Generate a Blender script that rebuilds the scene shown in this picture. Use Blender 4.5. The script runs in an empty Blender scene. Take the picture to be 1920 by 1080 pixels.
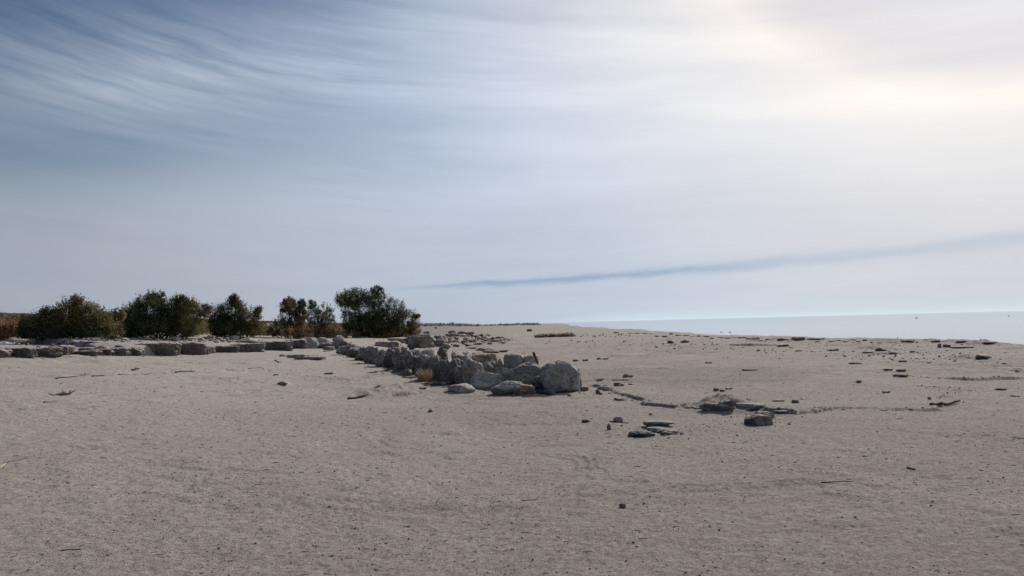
import bpy, bmesh, math, random
import numpy as np
from mathutils import Vector, Matrix
random.seed(7)
rng = np.random.default_rng(7)
sc = bpy.context.scene
COL = sc.collection
R = math.radians

# ------------------------------------------------------------------ camera
FPX = 1480.0                       # focal length in pixels of a 1920 px wide frame
CAM_H = 1.6
PITCH = math.atan(66.5 / FPX)      # optical axis above the horizon
ROLL = math.atan(0.0250)           # the sea horizon rises to the right
cam_d = bpy.data.cameras.new('camera')
cam_d.sensor_width = 36.0
cam_d.lens = FPX / 1920 * 36.0
cam_d.clip_start = 0.1
cam_d.clip_end = 60000
cam = bpy.data.objects.new('camera', cam_d)
COL.objects.link(cam)
cam.matrix_world = (Matrix.Translation((0, 0, CAM_H)) @ Matrix.Rotation(math.pi / 2 + PITCH, 4, 'X')
                    @ Matrix.Rotation(-ROLL, 4, 'Z'))
sc.camera = cam
M3 = np.array(cam.matrix_world.to_3x3())

def ray(px, py):
    return M3 @ np.array([(px - 960) / FPX, -(py - 540) / FPX, -1.0])

# ------------------------------------------------------------------ sun and sky
SUN_AZ, SUN_EL = R(36.0), R(35.0)  # azimuth to the right of straight ahead
SUN = (math.sin(SUN_AZ) * math.cos(SUN_EL), math.cos(SUN_AZ) * math.cos(SUN_EL), math.sin(SUN_EL))
sun_d = bpy.data.lights.new('sun', 'SUN')
sun_d.energy = 4.5
sun_d.angle = R(0.9)
sun_d.color = (1.0, 0.93, 0.85)
sun = bpy.data.objects.new('sun', sun_d)
COL.objects.link(sun)
sun.rotation_euler = (-Vector(SUN)).to_track_quat('-Z', 'Y').to_euler()
sun.location = (20, 30, 30)
sc.view_settings.view_transform = 'Standard'
sc.view_settings.look = 'None'
sc.view_settings.exposure = 0.0
sc.view_settings.gamma = 1.0
sc.view_settings.use_curve_mapping = False

world = bpy.data.worlds.new('World')
sc.world = world
world.use_nodes = True

class E:
    """a scalar socket with arithmetic, for building node maths"""
    tree = None
    def __init__(s, sock): s.s = sock
    @staticmethod
    def m(op, *a, clamp=False):
        n = E.tree.nodes.new('ShaderNodeMath'); n.operation = op; n.use_clamp = clamp
        for i, x in enumerate(a):
            if isinstance(x, E): E.tree.links.new(x.s, n.inputs[i])
            else: n.inputs[i].default_value = float(x)
        return E(n.outputs[0])
    def __add__(a, b): return E.m('ADD', a, b)
    __radd__ = __add__
    def __sub__(a, b): return E.m('SUBTRACT', a, b)
    def __rsub__(a, b): return E.m('SUBTRACT', b, a)
    def __mul__(a, b): return E.m('MULTIPLY', a, b)
    __rmul__ = __mul__
    def __truediv__(a, b): return E.m('DIVIDE', a, b)
    def gauss(a, c, w):
        q = (a - c) / w if not isinstance(c, E) else (a - c) / w
        return E.m('EXPONENT', q * q * -1.0)
def smooth(x, a, b):
    n = E.tree.nodes.new('ShaderNodeMapRange'); n.interpolation_type = 'SMOOTHSTEP'
    E.tree.links.new(x.s, n.inputs['Value'])
    n.inputs['From Min'].default_value = a; n.inputs['From Max'].default_value = b
    return E(n.outputs[0])
def comb(x, y, z=0.0):
    n = E.tree.nodes.new('ShaderNodeCombineXYZ')
    for i, v in enumerate((x, y, z)):
        if isinstance(v, E): E.tree.links.new(v.s, n.inputs[i])
        else: n.inputs[i].default_value = v
    return n.outputs[0]
def noise(vec, scale, detail=4, rough=0.55, dist=0.0, lac=2.0):
    n = E.tree.nodes.new('ShaderNodeTexNoise')
    n.inputs['Scale'].default_value = scale; n.inputs['Detail'].default_value = detail
    n.inputs['Roughness'].default_value = rough; n.inputs['Distortion'].default_value = dist
    n.inputs['Lacunarity'].default_value = lac
    E.tree.links.new(vec, n.inputs['Vector'])
    return E(n.outputs['Fac'])
def mixc(f, a, b, mode='MIX'):
    n = E.tree.nodes.new('ShaderNodeMix'); n.data_type = 'RGBA'; n.blend_type = mode
    for sock, v in ((n.inputs[0], f), (n.inputs[6], a), (n.inputs[7], b)):
        if isinstance(v, E): E.tree.links.new(v.s, sock)
        elif isinstance(v, bpy.types.NodeSocket): E.tree.links.new(v, sock)
        elif isinstance(v, (int, float)): sock.default_value = v
        else: sock.default_value = (*v, 1)
    return n.outputs[2]
def ramp(fac, stops):
    n = E.tree.nodes.new('ShaderNodeValToRGB')
    el = n.color_ramp.elements
    while len(el) < len(stops): el.new(0.5)
    for e, (p, c) in zip(el, stops): e.position = p; e.color = (*c, 1)
    E.tree.links.new(fac.s, n.inputs[0])
    return n.outputs[0]

def build_sky():
    t = world.node_tree; E.tree = t
    t.nodes.clear()
    out = t.nodes.new('ShaderNodeOutputWorld')
    bg = t.nodes.new('ShaderNodeBackground')
    t.links.new(bg.outputs[0], out.inputs[0])
    sky = t.nodes.new('ShaderNodeTexSky')
    sky.sky_type = 'NISHITA'; sky.sun_disc = False
    sky.sun_elevation = SUN_EL; sky.sun_rotation = SUN_AZ
    sky.air_density = 1.0; sky.dust_density = 0.4; sky.ozone_density = 2.0; sky.altitude = 0
    tc = t.nodes.new('ShaderNodeTexCoord')
    sep = t.nodes.new('ShaderNodeSeparateXYZ'); t.links.new(tc.outputs['Generated'], sep.inputs[0])
    x, y, z = (E(o) for o in sep.outputs)
    a = E.m('ARCTAN2', x, y)
    e = E.m('ARCSINE', E.m('MINIMUM', E.m('MAXIMUM', z, -0.999), 0.999))
    dot = x * SUN[0] + y * SUN[1] + z * SUN[2]
    th = E.m('ARCCOSINE', E.m('MINIMUM', dot, 0.99999)) * (1 / math.pi)
    d = lambda g: g / 180.0
    # ice-crystal veil: brightness by the angle from the sun, with the faint halo at 22 degrees
    veil = ramp(th, [(d(0), (1.0, .97, .94)), (d(9), (.80, .80, .87)), (d(17), (.79, .775, .81)), (d(20), (.82, .765, .765)), (d(22.5), (.97, .905, .855)),
                     (d(25.5), (.86, .84, .835)), (d(31), (.745, .76, .81)), (d(37), (.665, .72, .825)), (d(44), (.53, .59, .72)), (d(54), (.425, .48, .585)),
                     (d(66), (.30, .345, .42)), (d(100), (.15, .19, .25)), (d(180), (.10, .13, .18))])
    # low in the sky the veil is greyer and more even
    low = smooth(e, 0.26, 0.03)
    lowc = ramp(th, [(d(24), (.73, .70, .69)), (d(32), (.62, .61, .64)), (d(39), (.54, .58, .65)), (d(46), (.49, .54, .62)), (d(62), (.40, .435, .485)), (d(75), (.33, .365, .41)), (d(100), (.17, .21, .26)), (d(180), (.10, .13, .18))])
    veil = mixc(low * 0.8, veil, lowc)
    # stream lines of the cirrus
    wob = noise(comb(a * 1.3, e * 3.0, 3.0), 2.2, 3) - 0.5
    am = E.m('MINIMUM', a, 0.0)
    v = e + a * (e * 0.35 - 0.06) - am * am * 0.12 + wob * 0.030
    vv = v * 3.4
    fine = noise(comb(a * 3.0 + wob * 1.0, vv * 14.0, 0.0), 1.7, 9, 0.62, 0.25)
    mid = noise(comb(a * 1.3, vv * 4.0, 7.0), 1.6, 5, 0.55, 0.3)
    big = noise(comb(a * 1.1, e * 3.2, 1.0), 1.6, 3, 0.5)
    broken = smooth(noise(comb(a * 3.0 + 4.0, e * 9.0, 2.0), 1.5, 5, 0.6, 0.6), 0.36, 0.62)
    # where the veil is thick: right side and the low band; thin top left
    cover = smooth(a * 1.0 - e * 1.15, -1.0, -0.15)
    lowband = smooth(e + (mid - 0.5) * 0.10, 0.29, 0.15)
    patch = E.m('EXPONENT', (((a + 0.44) / 0.20) * ((a + 0.44) / 0.20) + ((e - 0.285 - (a + 0.44) * 0.10) / 0.05) * ((e - 0.285 - (a + 0.44) * 0.10) / 0.05)) * -1.0)
    cov = E.m('MAXIMUM', cover * 0.88, lowband * 0.93)
    dark_left = E.m('EXPONENT', (((a + 0.60) / 0.20) * ((a + 0.60) / 0.20) + ((e - 0.19) / 0.033) * ((e - 0.19) / 0.033)) * -1.0)
    op = cov + (fine - 0.5) * (1.0 - lowband * 0.75) * (broken * 0.70 + 0.06) * smooth(th, 0.155, 0.26) + (mid - 0.5) * 0.55 * (1.0 - lowband * 0.6) + (big - 0.5) * 0.35 + patch * (fine * 1.3 - 0.05) - dark_left * 0.5
    # one clear lane low in the sky, rising to the right
    edge = (noise(comb(a * 5.0, e * 26.0 - a * 1.3, 5.0), 2.0, 7, 0.68) - 0.5) * 0.017
    lane_c = 0.0480 + (a + 0.10) * 0.036 + (a + 0.10) * (a + 0.10) * 0.010
    lane_w = 0.0030 + E.m('MAXIMUM', a + 0.1, 0.0) * 0.0085
    lane = (e + edge).gauss(lane_c, lane_w) * smooth(a, -0.22, -0.02)
    op = E.m('ADD', op, lane * -0.72 * (1.15 - smooth(a, 0.05, 0.40) * 0.70), clamp=True)
    shade = 1.08 + (fine - 0.5) * 0.06 * (broken + 0.3) * (1.0 - low * 0.5) + ((mid - 0.5) * 0.20 + (big - 0.5) * 0.12) * smooth(th, 0.12, 0.24)
    vs = t.nodes.new('ShaderNodeVectorMath'); vs.operation = 'SCALE'
    t.links.new(veil, vs.inputs[0]); t.links.new(shade.s, vs.inputs['Scale'])
    blue = t.nodes.new('ShaderNodeVectorMath'); blue.operation = 'SCALE'
    t.links.new(sky.outputs[0], blue.inputs[0]); bs = 0.58 - smooth(e, 0.22, 0.04) * 0.22; t.links.new(bs.s, blue.inputs['Scale'])
    blue_low = mixc(smooth(e, 0.16, 0.06) * 0.75, blue.outputs[0], (3.1, 4.6, 6.6))
    # Background strength is 0.1, so the veil is scaled by 10
    v10 = t.nodes.new('ShaderNodeVectorMath'); v10.operation = 'SCALE'
    t.links.new(vs.outputs[0], v10.inputs[0]); v10.inputs['Scale'].default_value = 10.0
    c = mixc(op, blue_low, v10.outputs[0])
    # pale line of clear bright air right on the sea horizon
    hz = E.m('EXPONENT', E.m('ABSOLUTE', e) / 0.0095 * -1.0) * smooth(a, -0.05, 0.2) * smooth(e, -0.004, 0.0)
    c = mixc(hz * 0.9, c, (6.8, 8.0, 8.6))
    t.links.new(c, bg.inputs[0])
    bg.inputs[1].default_value = 0.1
build_sky()

# ------------------------------------------------------------------ noise in numpy
def _hash(ix, iy, iz, seed):
    with np.errstate(over='ignore'):
        h = (ix.astype(np.uint32) * np.uint32(374761393) + iy.astype(np.uint32) * np.uint32(668265263)
             + iz.astype(np.uint32) * np.uint32(2147483647 - 1234567) + np.uint32(seed) * np.uint32(974634777))
        h = (h ^ (h >> np.uint32(13))) * np.uint32(1274126177)
        h = h ^ (h >> np.uint32(16))
    return h.astype(np.float64) / 4294967295.0 * 2 - 1
def vnoise(x, y, z, seed=0):
    x, y, z = np.broadcast_arrays(np.asarray(x, float), y, z)
    xf, yf, zf = np.floor(x), np.floor(y), np.floor(z)
    ix, iy, iz = (q.astype(np.int64) & 0x7fffffff for q in (xf, yf, zf))
    fx, fy, fz = x - xf, y - yf, z - zf
    s = lambda t: t * t * t * (t * (t * 6 - 15) + 10)
    u, v, w = s(fx), s(fy), s(fz)
    r = 0
    for dx in (0, 1):
        for dy in (0, 1):
            for dz in (0, 1):
                r = r + (_hash((ix + dx) & 0x7fffffff, (iy + dy) & 0x7fffffff, (iz + dz) & 0x7fffffff, seed)
                         * (u if dx else 1 - u) * (v if dy else 1 - v) * (w if dz else 1 - w))
    return r
def vnoise2(x, y, seed=0):
    xf, yf = np.floor(x), np.floor(y)
    ix, iy = (q.astype(np.int64) & 0x7fffffff for q in (xf, yf))
    fx, fy = x - xf, y - yf
    s = lambda t: t * t * t * (t * (t * 6 - 15) + 10)
    u, v = s(fx), s(fy)
    z = np.zeros_like(ix)
    g = lambda a, b: _hash((ix + a) & 0x7fffffff, (iy + b) & 0x7fffffff, z, seed)
    return (g(0, 0) * (1 - u) + g(1, 0) * u) * (1 - v) + (g(0, 1) * (1 - u) + g(1, 1) * u) * v
def fbm(x, y, z, o=4, seed=0, rough=0.5):
    r = 0; a = 1; f = 1
    for k in range(o):
        r = r + a * vnoise(x * f, y * f, z * f, seed + k); a *= rough; f *= 2.03
    return r
def fbm2(x, y, o=4, seed=0, rough=0.5):
    r = 0; a = 1; f = 1
    for k in range(o):
        r = r + a * vnoise2(x * f + 17.3 * k, y * f - 9.1 * k, seed + k); a *= rough; f *= 2.03
    return r
def sst(a, b, x):
    t = np.clip((x - a) / (b - a), 0, 1); return t * t * (3 - 2 * t)

# ------------------------------------------------------------------ lie of the land
RIM = [(-900, 45), (0, 45), (200, 35.5), (350, 26), (490, 18), (650, 9.5), (800, 3.2), (900, 0.3), (960, 0), (2400, 0)]  # px the land rises above the sea horizon
def _rim():
    ph, g = [], []
    for x, dpx in RIM:
        h = ray(x, 583 + (1920 - x) * 0.025 - dpx)
        ph.append(math.atan2(h[0], h[1])); s = h[2] / math.hypot(h[0], h[1])
        g.append(s if dpx > 0 else 0.0)
    return np.array([-2.6, -1.6] + ph), np.array([0, g[0]] + g)
RPH, RG = _rim()
def slope_z(X, Y):
    r = np.hypot(X, Y); ph = np.arctan2(X, Y)
    far = 1 - 0.0 * r
    return r * np.interp(ph, RPH, RG) * far
def basehit(px, py):
    d = ray(px, py)
    ts = np.geomspace(2, 5000, 1500)
    X, Y, Z = d[0] * ts, d[1] * ts, CAM_H + d[2] * ts
    f = Z - slope_z(X, Y)
    i = int(np.argmax(f < 0))
    if f[i] >= 0: i = len(ts) - 1
    t = ts[i - 1] + (ts[i] - ts[i - 1]) * f[i - 1] / (f[i - 1] - f[i] + 1e-9)
    return d[0] * t, d[1] * t

def polyinfo(X, Y, P):
    """distance to a polyline and signed side (+ on its left when walking along it)"""
    best = np.full(X.shape, 1e9); side = np.zeros(X.shape); par = np.zeros(X.shape)
    n = len(P) - 1
    for i in range(n):
        ax, ay = P[i]; bx, by = P[i + 1]
        ex, ey = bx - ax, by - ay; L2 = ex * ex + ey * ey
        t = np.clip(((X - ax) * ex + (Y - ay) * ey) / L2, 0, 1)
        dx, dy = X - ax - t * ex, Y - ay - t * ey
        d = np.hypot(dx, dy); m = d < best - 1e-9
        best = np.where(m, d, best)
        cr = ex * (Y - ay) - ey * (X - ax)
        side = np.where(m, np.sign(cr), side); par = np.where(m, (i + t) / n, par)
    return best, side, par

WALL_L = [basehit(x, y) for x, y in [(-500, 690), (-150, 676), (0, 672), (60, 670), (130, 666), (200, 666), (300, 665.5), (380, 663), (440, 660), (520, 655), (600, 652), (640, 656)]]
WALL_N = [basehit(x, y) for x, y in [(640, 656), (655, 667), (690, 679), (740, 693), (790, 704), (840, 714), (890, 724), (940, 730), (1000, 735), (1080, 735)]]
SCARPS = [  # (pixel polyline, step height m, decay m)
    ([(1100, 722), (1130, 731), (1160, 741), (1200, 749), (1215, 758), (1260, 765), (1310, 767)], .065, 1.4),
    ([(1310, 768), (1400, 770), (1450, 776), (1500, 777), (1550, 769), (1600, 767), (1680, 769), (1750, 768), (1790, 756)], .085, 1.6),
    ([(1720, 722), (1760, 727), (1812, 731), (1780, 741), (1750, 748)], .05, 0.8),
    ([(1690, 704), (1740, 708), (1820, 712), (1860, 709), (1930, 710)], .06, 1.7),
    ([(100, 708), (200, 704), (330, 697), (450, 693), (560, 688), (620, 684)], .05, 2.5),
    ([(520, 664), (560, 668), (612, 673)], .03, 0.6),
    ([(1360, 647), (1400, 649), (1480, 650)], .10, 3.0),
    ([(1600, 665), (1680, 663), (1760, 660)], .06, 2.0),
    ([(1640, 803), (1700, 809), (1760, 812), (1850, 818)], .02, 0.5),
    ([(1500, 842), (1600, 850), (1680, 856)], .015, 0.4),
    ([(600, 716), (650, 709), (700, 712)], .04, 0.7),
]
SCARPS = [([basehit(*p) for p in pl], h, dc) for pl, h, dc in SCARPS]
MOUNDS = [  # px x, px y of centre, half width px, half depth m, height m
    (714, 741, 50, .75, .17), (750, 733, 35, .7, .13), (650, 716, 50, .9, .10), (528, 722, 10, .35, .10),
    (553, 668, 14, .4, .10), (585, 671, 22, .45, .13), (748, 698, 26, .5, .26), (720, 706, 24, .5, .10),
    (1365, 768, 52, .55, .20), (1345, 767, 24, .35, .06), (1462, 778, 30, .4, .06), (1842, 676, 24, 1.2, .16), (1690, 708, 22, .4, .05),
    (1280, 643, 30, 2.5, .14), (1240, 643, 25, 2.5, .10), (1655, 658, 25, 1.6, .15), (1130, 640, 30, 2, .12),
    (1060, 629, 50, 6, .25), (120, 669, 70, .7, .05), (1235, 808, 34, .3, .04),
    (1500, 641, 60, 2.5, .16), (1700, 642, 40, 1.0, .17), (1757, 642, 14, 1.0, .17), (1800, 644, 28, 1.0, .19), (1855, 646, 28, 1.0, .19), (1660, 641, 20, 1, .14), (1400, 634, 30, 2, .1),
]
def _mz():
    o = []
    for px, py, hw, hd, h in MOUNDS:
        x, y = basehit(px, py); o.append((x, y + hd * .5, hw * y / FPX, hd, h))
    return o
MOUNDS = _mz()

def shore_x(Y):
    a = 22.5 + 2.2 * np.sin(Y * .045 + .6) + 1.1 * np.sin(Y * .13 + 1.0) + 0.5 * np.sin(Y * .41)
    b = 0.050 * Y + 6.5 + 3 * np.sin(Y * 0.013)
    return np.maximum(a - np.clip((Y - 60) * .03, 0, 3), b)
SEA = -0.55
def ground_z(X, Y, fine=True):
    X = np.asarray(X, float); Y = np.asarray(Y, float)
    r = np.hypot(X, Y)
    z = slope_z(X, Y)
    # raised ground held by the old walls
    dl, sl, pl = polyinfo(X, Y, WALL_L)
    dn, sn, pn = polyinfo(X, Y, WALL_N)
    behind = np.where(dl < dn, sl > 0, sn > 0)
    dmin = np.minimum(dl, dn)
    hL = np.where(pl < 0.30, 0.25, np.where(pl < 0.5, 0.16, 0.26))
    hL = np.interp(pl, [0, .30, .36, .45, .50, .62, .66, .75, .85, 1], [.30, .30, .17, .19, .40, .42, .30, .32, .40, .42])
    wl = sst(1.5, -1.5, dl - dn)
    hN = np.interp(pn, [0, .3, .7, .9, 1], [.46, .52, .48, .30, .0])
    hN = hN * (0.3 * sst(.03, -.12, np.arctan2(X, Y)) + 0.7 * np.exp(-(dn / 2.4) ** 2))
    hT = hL * wl + hN * (1 - wl)
    ph = np.arctan2(X, Y)
    hT = hT * sst(.36, .02, ph) * (0.35 + .65 * sst(140, 50, r))
    z = z + np.where(behind, hT * sst(0.05, 0.36, dmin + .08 * vnoise2(X * 1.3, Y * 1.3, 5)), 0)
    for P, h, dc in SCARPS:
        cx = np.mean([p[0] for p in P]); cy = np.mean([p[1] for p in P]); L = max(math.dist(P[0], P[-1]), 2) * 0.5 + dc * 5
        m = (np.abs(X - cx) < L + 1) & (np.abs(Y - cy) < L + 1)
        if not m.any(): continue
        x_, y_ = X[m], Y[m]
        wx = x_ + .10 * fbm2(x_ * 2.2, y_ * 2.2, 3, 11); wy = y_ + .16 * fbm2(x_ * 2.2, y_ * 2.2, 3, 12)
        d_, s_, p_ = polyinfo(wx, wy, P)
        amp = h * (0.55 + .6 * vnoise2(x_ * .8, y_ * .8, 21)) * sst(0, .08, p_) * sst(1, .92, p_)
        zz = np.where(s_ > 0, amp * sst(0, .05, d_) * np.exp(-(d_ / dc) ** 1.3), -amp * .25 * np.exp(-(d_ / .25) ** 2))
        z[m] += zz
    for x0, y0, rw, rd, h in MOUNDS:
        m = (np.abs(X - x0) < rw * 2.6) & (np.abs(Y - y0) < rd * 3)
        if not m.any(): continue
        x_, y_ = X[m], Y[m]
        s = min(rw, rd)
        qx = (x_ - x0) / rw + .30 * fbm2(x_ / s, y_ / s, 3, 31); qy = (y_ - y0) / rd + .30 * fbm2(x_ / s, y_ / s, 3, 32)
        z[m] += h * np.exp(-(qx ** 2 + qy ** 2) * 1.1) * (1 + .22 * fbm2(x_ / s * 3, y_ / s * 3, 4, 33))
    # relief
    z = z + 0.035 * fbm2(X * .35, Y * .35, 3, 41) * sst(3, 9, r)
    z = z + np.clip(0.0011 * (r - 40), 0, .6) * fbm2(X * .045, Y * .03, 3, 43) * .6
    if fine:
        rough = sst(28, 45, r) * .7 + .3
        z = z + 0.014 * rough * fbm2(X * 2.1, Y * 2.1, 4, 45, .6) * sst(200, 60, r)
        z = z + 0.0045 * fbm2(X * 8 + 0.6 * Y, Y * 10, 3, 47, .65) * sst(60, 25, r)
        led = fbm2(X * .55 + 40, Y * .75, 4, 61, .55); lm = sst(-.15, .35, fbm2(X * .22, Y * .22, 2, 63)) * sst(4, 8, r) * sst(60, 35, r)
        z = z + lm * (.011 * np.tanh(led * 14) + .008 * np.tanh((led - .35) * 18) + .007 * np.tanh((led + .4) * 18))
        # rubble-strewn strip behind the wall and along the shore
        strip = sst(10, 0, np.abs(X - shore_x(Y) + 5)) * sst(30, 45, Y) * sst(260, 120, Y)
        z = z + strip * .05 * np.maximum(0, fbm2(X * 1.1, Y * 1.1, 3, 49, .7)) 
    # beach falling to the sea
    dsh = X - shore_x(Y)
    z = z + np.where(Y > 5, -1.25 * sst(0, 6, dsh) , -1.25 * sst(0, 6, X - 24))
    z = np.where((r > 850) & (ph > -.05), z - 1.4 * sst(850, 1000, r) * sst(-.05, -.0, ph), z)
    return z

def hit(px, py, tmax=900):
    d = ray(px, py)
    ts = np.geomspace(2.5, tmax, 900)
    X, Y, Z = d[0] * ts, d[1] * ts, CAM_H + d[2] * ts
    f = Z - ground_z(X, Y)
    neg = np.nonzero(f < 0)[0]
    i = int(neg[0]) if len(neg) else len(ts) - 1
    if i == 0: i = 1
    t = ts[i - 1] + (ts[i] - ts[i - 1]) * f[i - 1] / (f[i - 1] - f[i] + 1e-9)
    t = min(t, ts[i])
    return np.array([d[0] * t, d[1] * t, CAM_H + d[2] * t])
def gz(x, y): return float(ground_z(np.array([x]), np.array([y]))[0])
def z_at(px, py, Y):
    d = ray(px, py); return CAM_H + d[2] * Y / d[1]
def x_at(px, py, Y):
    d = ray(px, py); return d[0] * Y / d[1]

# ------------------------------------------------------------------ mesh helpers
def mesh_from(name, V, F, mats, smooth_=True, mi=None, colors=None):
    me = bpy.data.meshes.new(name)
    V = np.asarray(V, np.float32); F = np.asarray(F, np.int32)
    k = F.shape[1]
    me.vertices.add(len(V)); me.vertices.foreach_set('co', V.ravel())
    me.loops.add(F.size); me.loops.foreach_set('vertex_index', F.ravel())
    me.polygons.add(len(F)); me.polygons.foreach_set('loop_start', np.arange(0, F.size, k, dtype=np.int32))
    if smooth_ is not None:
        me.polygons.foreach_set('use_smooth', np.full(len(F), smooth_))
    for m in (mats if isinstance(mats, (list, tuple)) else [mats]): me.materials.append(m)
    if mi is not None: me.polygons.foreach_set('material_index', np.asarray(mi, np.int32))
    if colors is not None:
        at = me.color_attributes.new('tint', 'FLOAT_COLOR', 'CORNER')
        c = np.ones((len(F), k, 4), np.float32); c[:, :, :3] = colors[:, None, :]
        at.data.foreach_set('color', c.ravel())
    me.update(); me.validate(); return me
def link(name, me, loc=(0, 0, 0), parent=None):
    o = bpy.data.objects.new(name, me); COL.objects.link(o); o.location = loc
    if parent is not None: o.parent = parent
    return o
def tag(o, label=None, cat=None, group=None, kind=None):
    if label: o['label'] = label
    if cat: o['category'] = cat
    if group: o['group'] = group
    if kind: o['kind'] = kind
    return o
def empty(name, loc):
    o = bpy.data.objects.new(name, None); COL.objects.link(o); o.location = loc; o.empty_display_size = .2
    return o

# ------------------------------------------------------------------ materials
def new_mat(name):
    m = bpy.data.materials.new(name); m.use_nodes = True
    t = m.node_tree; E.tree = t
    b = t.nodes['Principled BSDF']; b.inputs['Roughness'].default_value = .9
    b.inputs['Specular IOR Level'].default_value = .25
    return m, t, b
def bump(t, h, strength, dist, prev=None):
    n = t.nodes.new('ShaderNodeBump'); n.inputs['Strength'].default_value = strength; n.inputs['Distance'].default_value = dist
    t.links.new(h.s, n.inputs['Height'])
    if prev is not None: t.links.new(prev, n.inputs['Normal'])
    return n.outputs[0]
def wpos(t):
    g = t.nodes.new('ShaderNodeNewGeometry'); return g.outputs['Position'], g
def vor(vec, scale, feat='F1', rnd=1.0):
    n = E.tree.nodes.new('ShaderNodeTexVoronoi'); n.feature = feat; n.inputs['Scale'].default_value = scale
    n.inputs['Randomness'].default_value = rnd
    E.tree.links.new(vec, n.inputs['Vector']); return n

def ground_mat():
    m, t, b = new_mat('dry_lakebed_sand')
    P, g = wpos(t)
    sep = t.nodes.new('ShaderNodeSeparateXYZ'); t.links.new(P, sep.inputs[0])
    X, Y, Z = (E(o) for o in sep.outputs)
    flat = comb(X, Y, 0.0)
    big = noise(flat, .16, 4, .55); med = noise(flat, .9, 5, .6); sm = noise(flat, 7.0, 5, .65); grit = noise(flat, 60.0, 3, .7)
    streak = noise(comb(X * .25, Y * 1.0 + X * .12, 2.0), 1.6, 5, .65)
    c = mixc(smooth(big, .35, .65), (.280, .248, .219), (.350, .315, .284))
    c = mixc(smooth(med, .42, .72) * .45, c, (.235, .205, .180))
    c = mixc(smooth(streak, .52, .75) * .35, c, (.375, .345, .325))
    # paler crust towards the left, browner sand to the right
    side = smooth(X + Y * .05, -6.0, 9.0)
    c = mixc(side * .50, c, (.250, .220, .190))
    c = mixc(smooth(X * -1.0 + Y * -.1 + med * 2.0, -1.0, 6.0) * .50, c, (.425, .388, .355))
    # dark gravel patch to the right of the wall
    gx = (X - 4.5) / 5.0; gy = (Y - 23.0) / 5.5
    gp = E.m('EXPONENT', (gx * gx + gy * gy) * -1.0)
    c = mixc(smooth(gp + (med - .5) * .9, .35, .75) * .55, c, (.165, .150, .130))
    # far scrubland
    far = smooth(Y + (big - .5) * 30.0, 55.0, 110.0) * smooth(X / E.m('MAXIMUM', Y, 1.0) * -1.0 + (big - .5) * .05, -.02, .13)
    c = mixc(far * .85, c, mixc(smooth(noise(flat, .05, 5, .6), .4, .6), (.120, .095, .085), (.165, .130, .112)))
    # strip of old shell and stubble near the shore
    st = smooth(noise(comb(X * .5, Y * .12, 9.0), 1.0, 5, .7), .50, .70) * smooth(Y, 34.0, 55.0) * smooth(X, 2.0, 14.0)
    c = mixc(st * .30, c, (.16, .135, .115))
    wet = smooth(Z, -.22, -.45)
    # grains
    v1 = vor(flat, 42.0); v2 = vor(flat, 17.0); v3 = vor(flat, 95.0)
    r1 = t.nodes.new('ShaderNodeSeparateColor'); t.links.new(v1.outputs['Color'], r1.inputs[0])
    r2 = t.nodes.new('ShaderNodeSeparateColor'); t.links.new(v2.outputs['Color'], r2.inputs[0])
    r3 = t.nodes.new('ShaderNodeSeparateColor'); t.links.new(v3.outputs['Color'], r3.inputs[0])
    g1 = smooth(E(v1.outputs['Distance']), .42, .22) * smooth(E(r1.outputs[0]) + (med - .5) * .5, .66, .72)
    g2 = smooth(E(v2.outputs['Distance']), .30, .14) * smooth(E(r2.outputs[0]) + (med - .5) * .7, .88, .92)
    g3 = smooth(E(v3.outputs['Distance']), .5, .25) * smooth(E(r3.outputs[0]) + (sm - .5) * .4, .55, .65)
    near = smooth(Y, 26.0, 8.0)
    c = mixc(g1 * .55, c, mixc(E(r1.outputs[1]), (.13, .105, .085), (.24, .20, .17)))
    c = mixc(g2 * .6, c, mixc(E(r2.outputs[1]), (.09, .075, .062), (.19, .16, .13)))
    c = mixc(g3 * .35 * near, c, mixc(E(r3.outputs[1]), (.16, .13, .105), (.52, .48, .45)))
    c = mixc(smooth(sm, .52, .75) * .38, c, (.185, .160, .138))
    c = mixc(smooth(grit, .55, .8) * .25, c, (.46, .42, .385))
    clot = noise(flat, 17.0, 7, .92); clot2 = noise(comb(X, Y * .8, 4.0), 4.5, 6, .88); clot3 = noise(flat, 38.0, 4, .8)
    c = mixc(smooth(clot, .512, .585) * .66, c, (.105, .088, .074))
    c = mixc(smooth(clot, .475, .40) * .62, c, (.50, .455, .415))
    c = mixc(smooth(clot3, .56, .66) * .65 * near, c, (.075, .062, .052))
    c = mixc(smooth(clot2, .53, .62) * .38, c, (.155, .132, .110))
    c = mixc(smooth(clot2, .46, .38) * .30, c, (.43, .395, .365))
    stk = noise(comb(X * .45, Y * .8, 14.0), 1.0, 8, .84)
    c = mixc(smooth(stk, .53, .60) * .42 * smooth(Y, 11.0, 26.0) * smooth(X + Y * .12, -2.0, 6.0), c, (.150, .130, .112))
    c = mixc(smooth(stk, .46, .40) * .35 * smooth(Y, 11.0, 26.0), c, (.385, .355, .328))
    c = mixc(wet * .7, c, (.075, .062, .052))
    t.links.new(c, b.inputs['Base Color'])
    b.inputs['Roughness'].default_value = .95
    b.inputs['Specular IOR Level'].default_value = .15
    hgt = sm * .5 + clot * .45 + clot2 * .5 + grit * .12 + g1 * .10 + g2 * .20 + g3 * .05 + med * .8
    n1 = bump(t, hgt, 1.0, .055)
    t.links.new(n1, b.inputs['Normal'])
    return m

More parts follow.
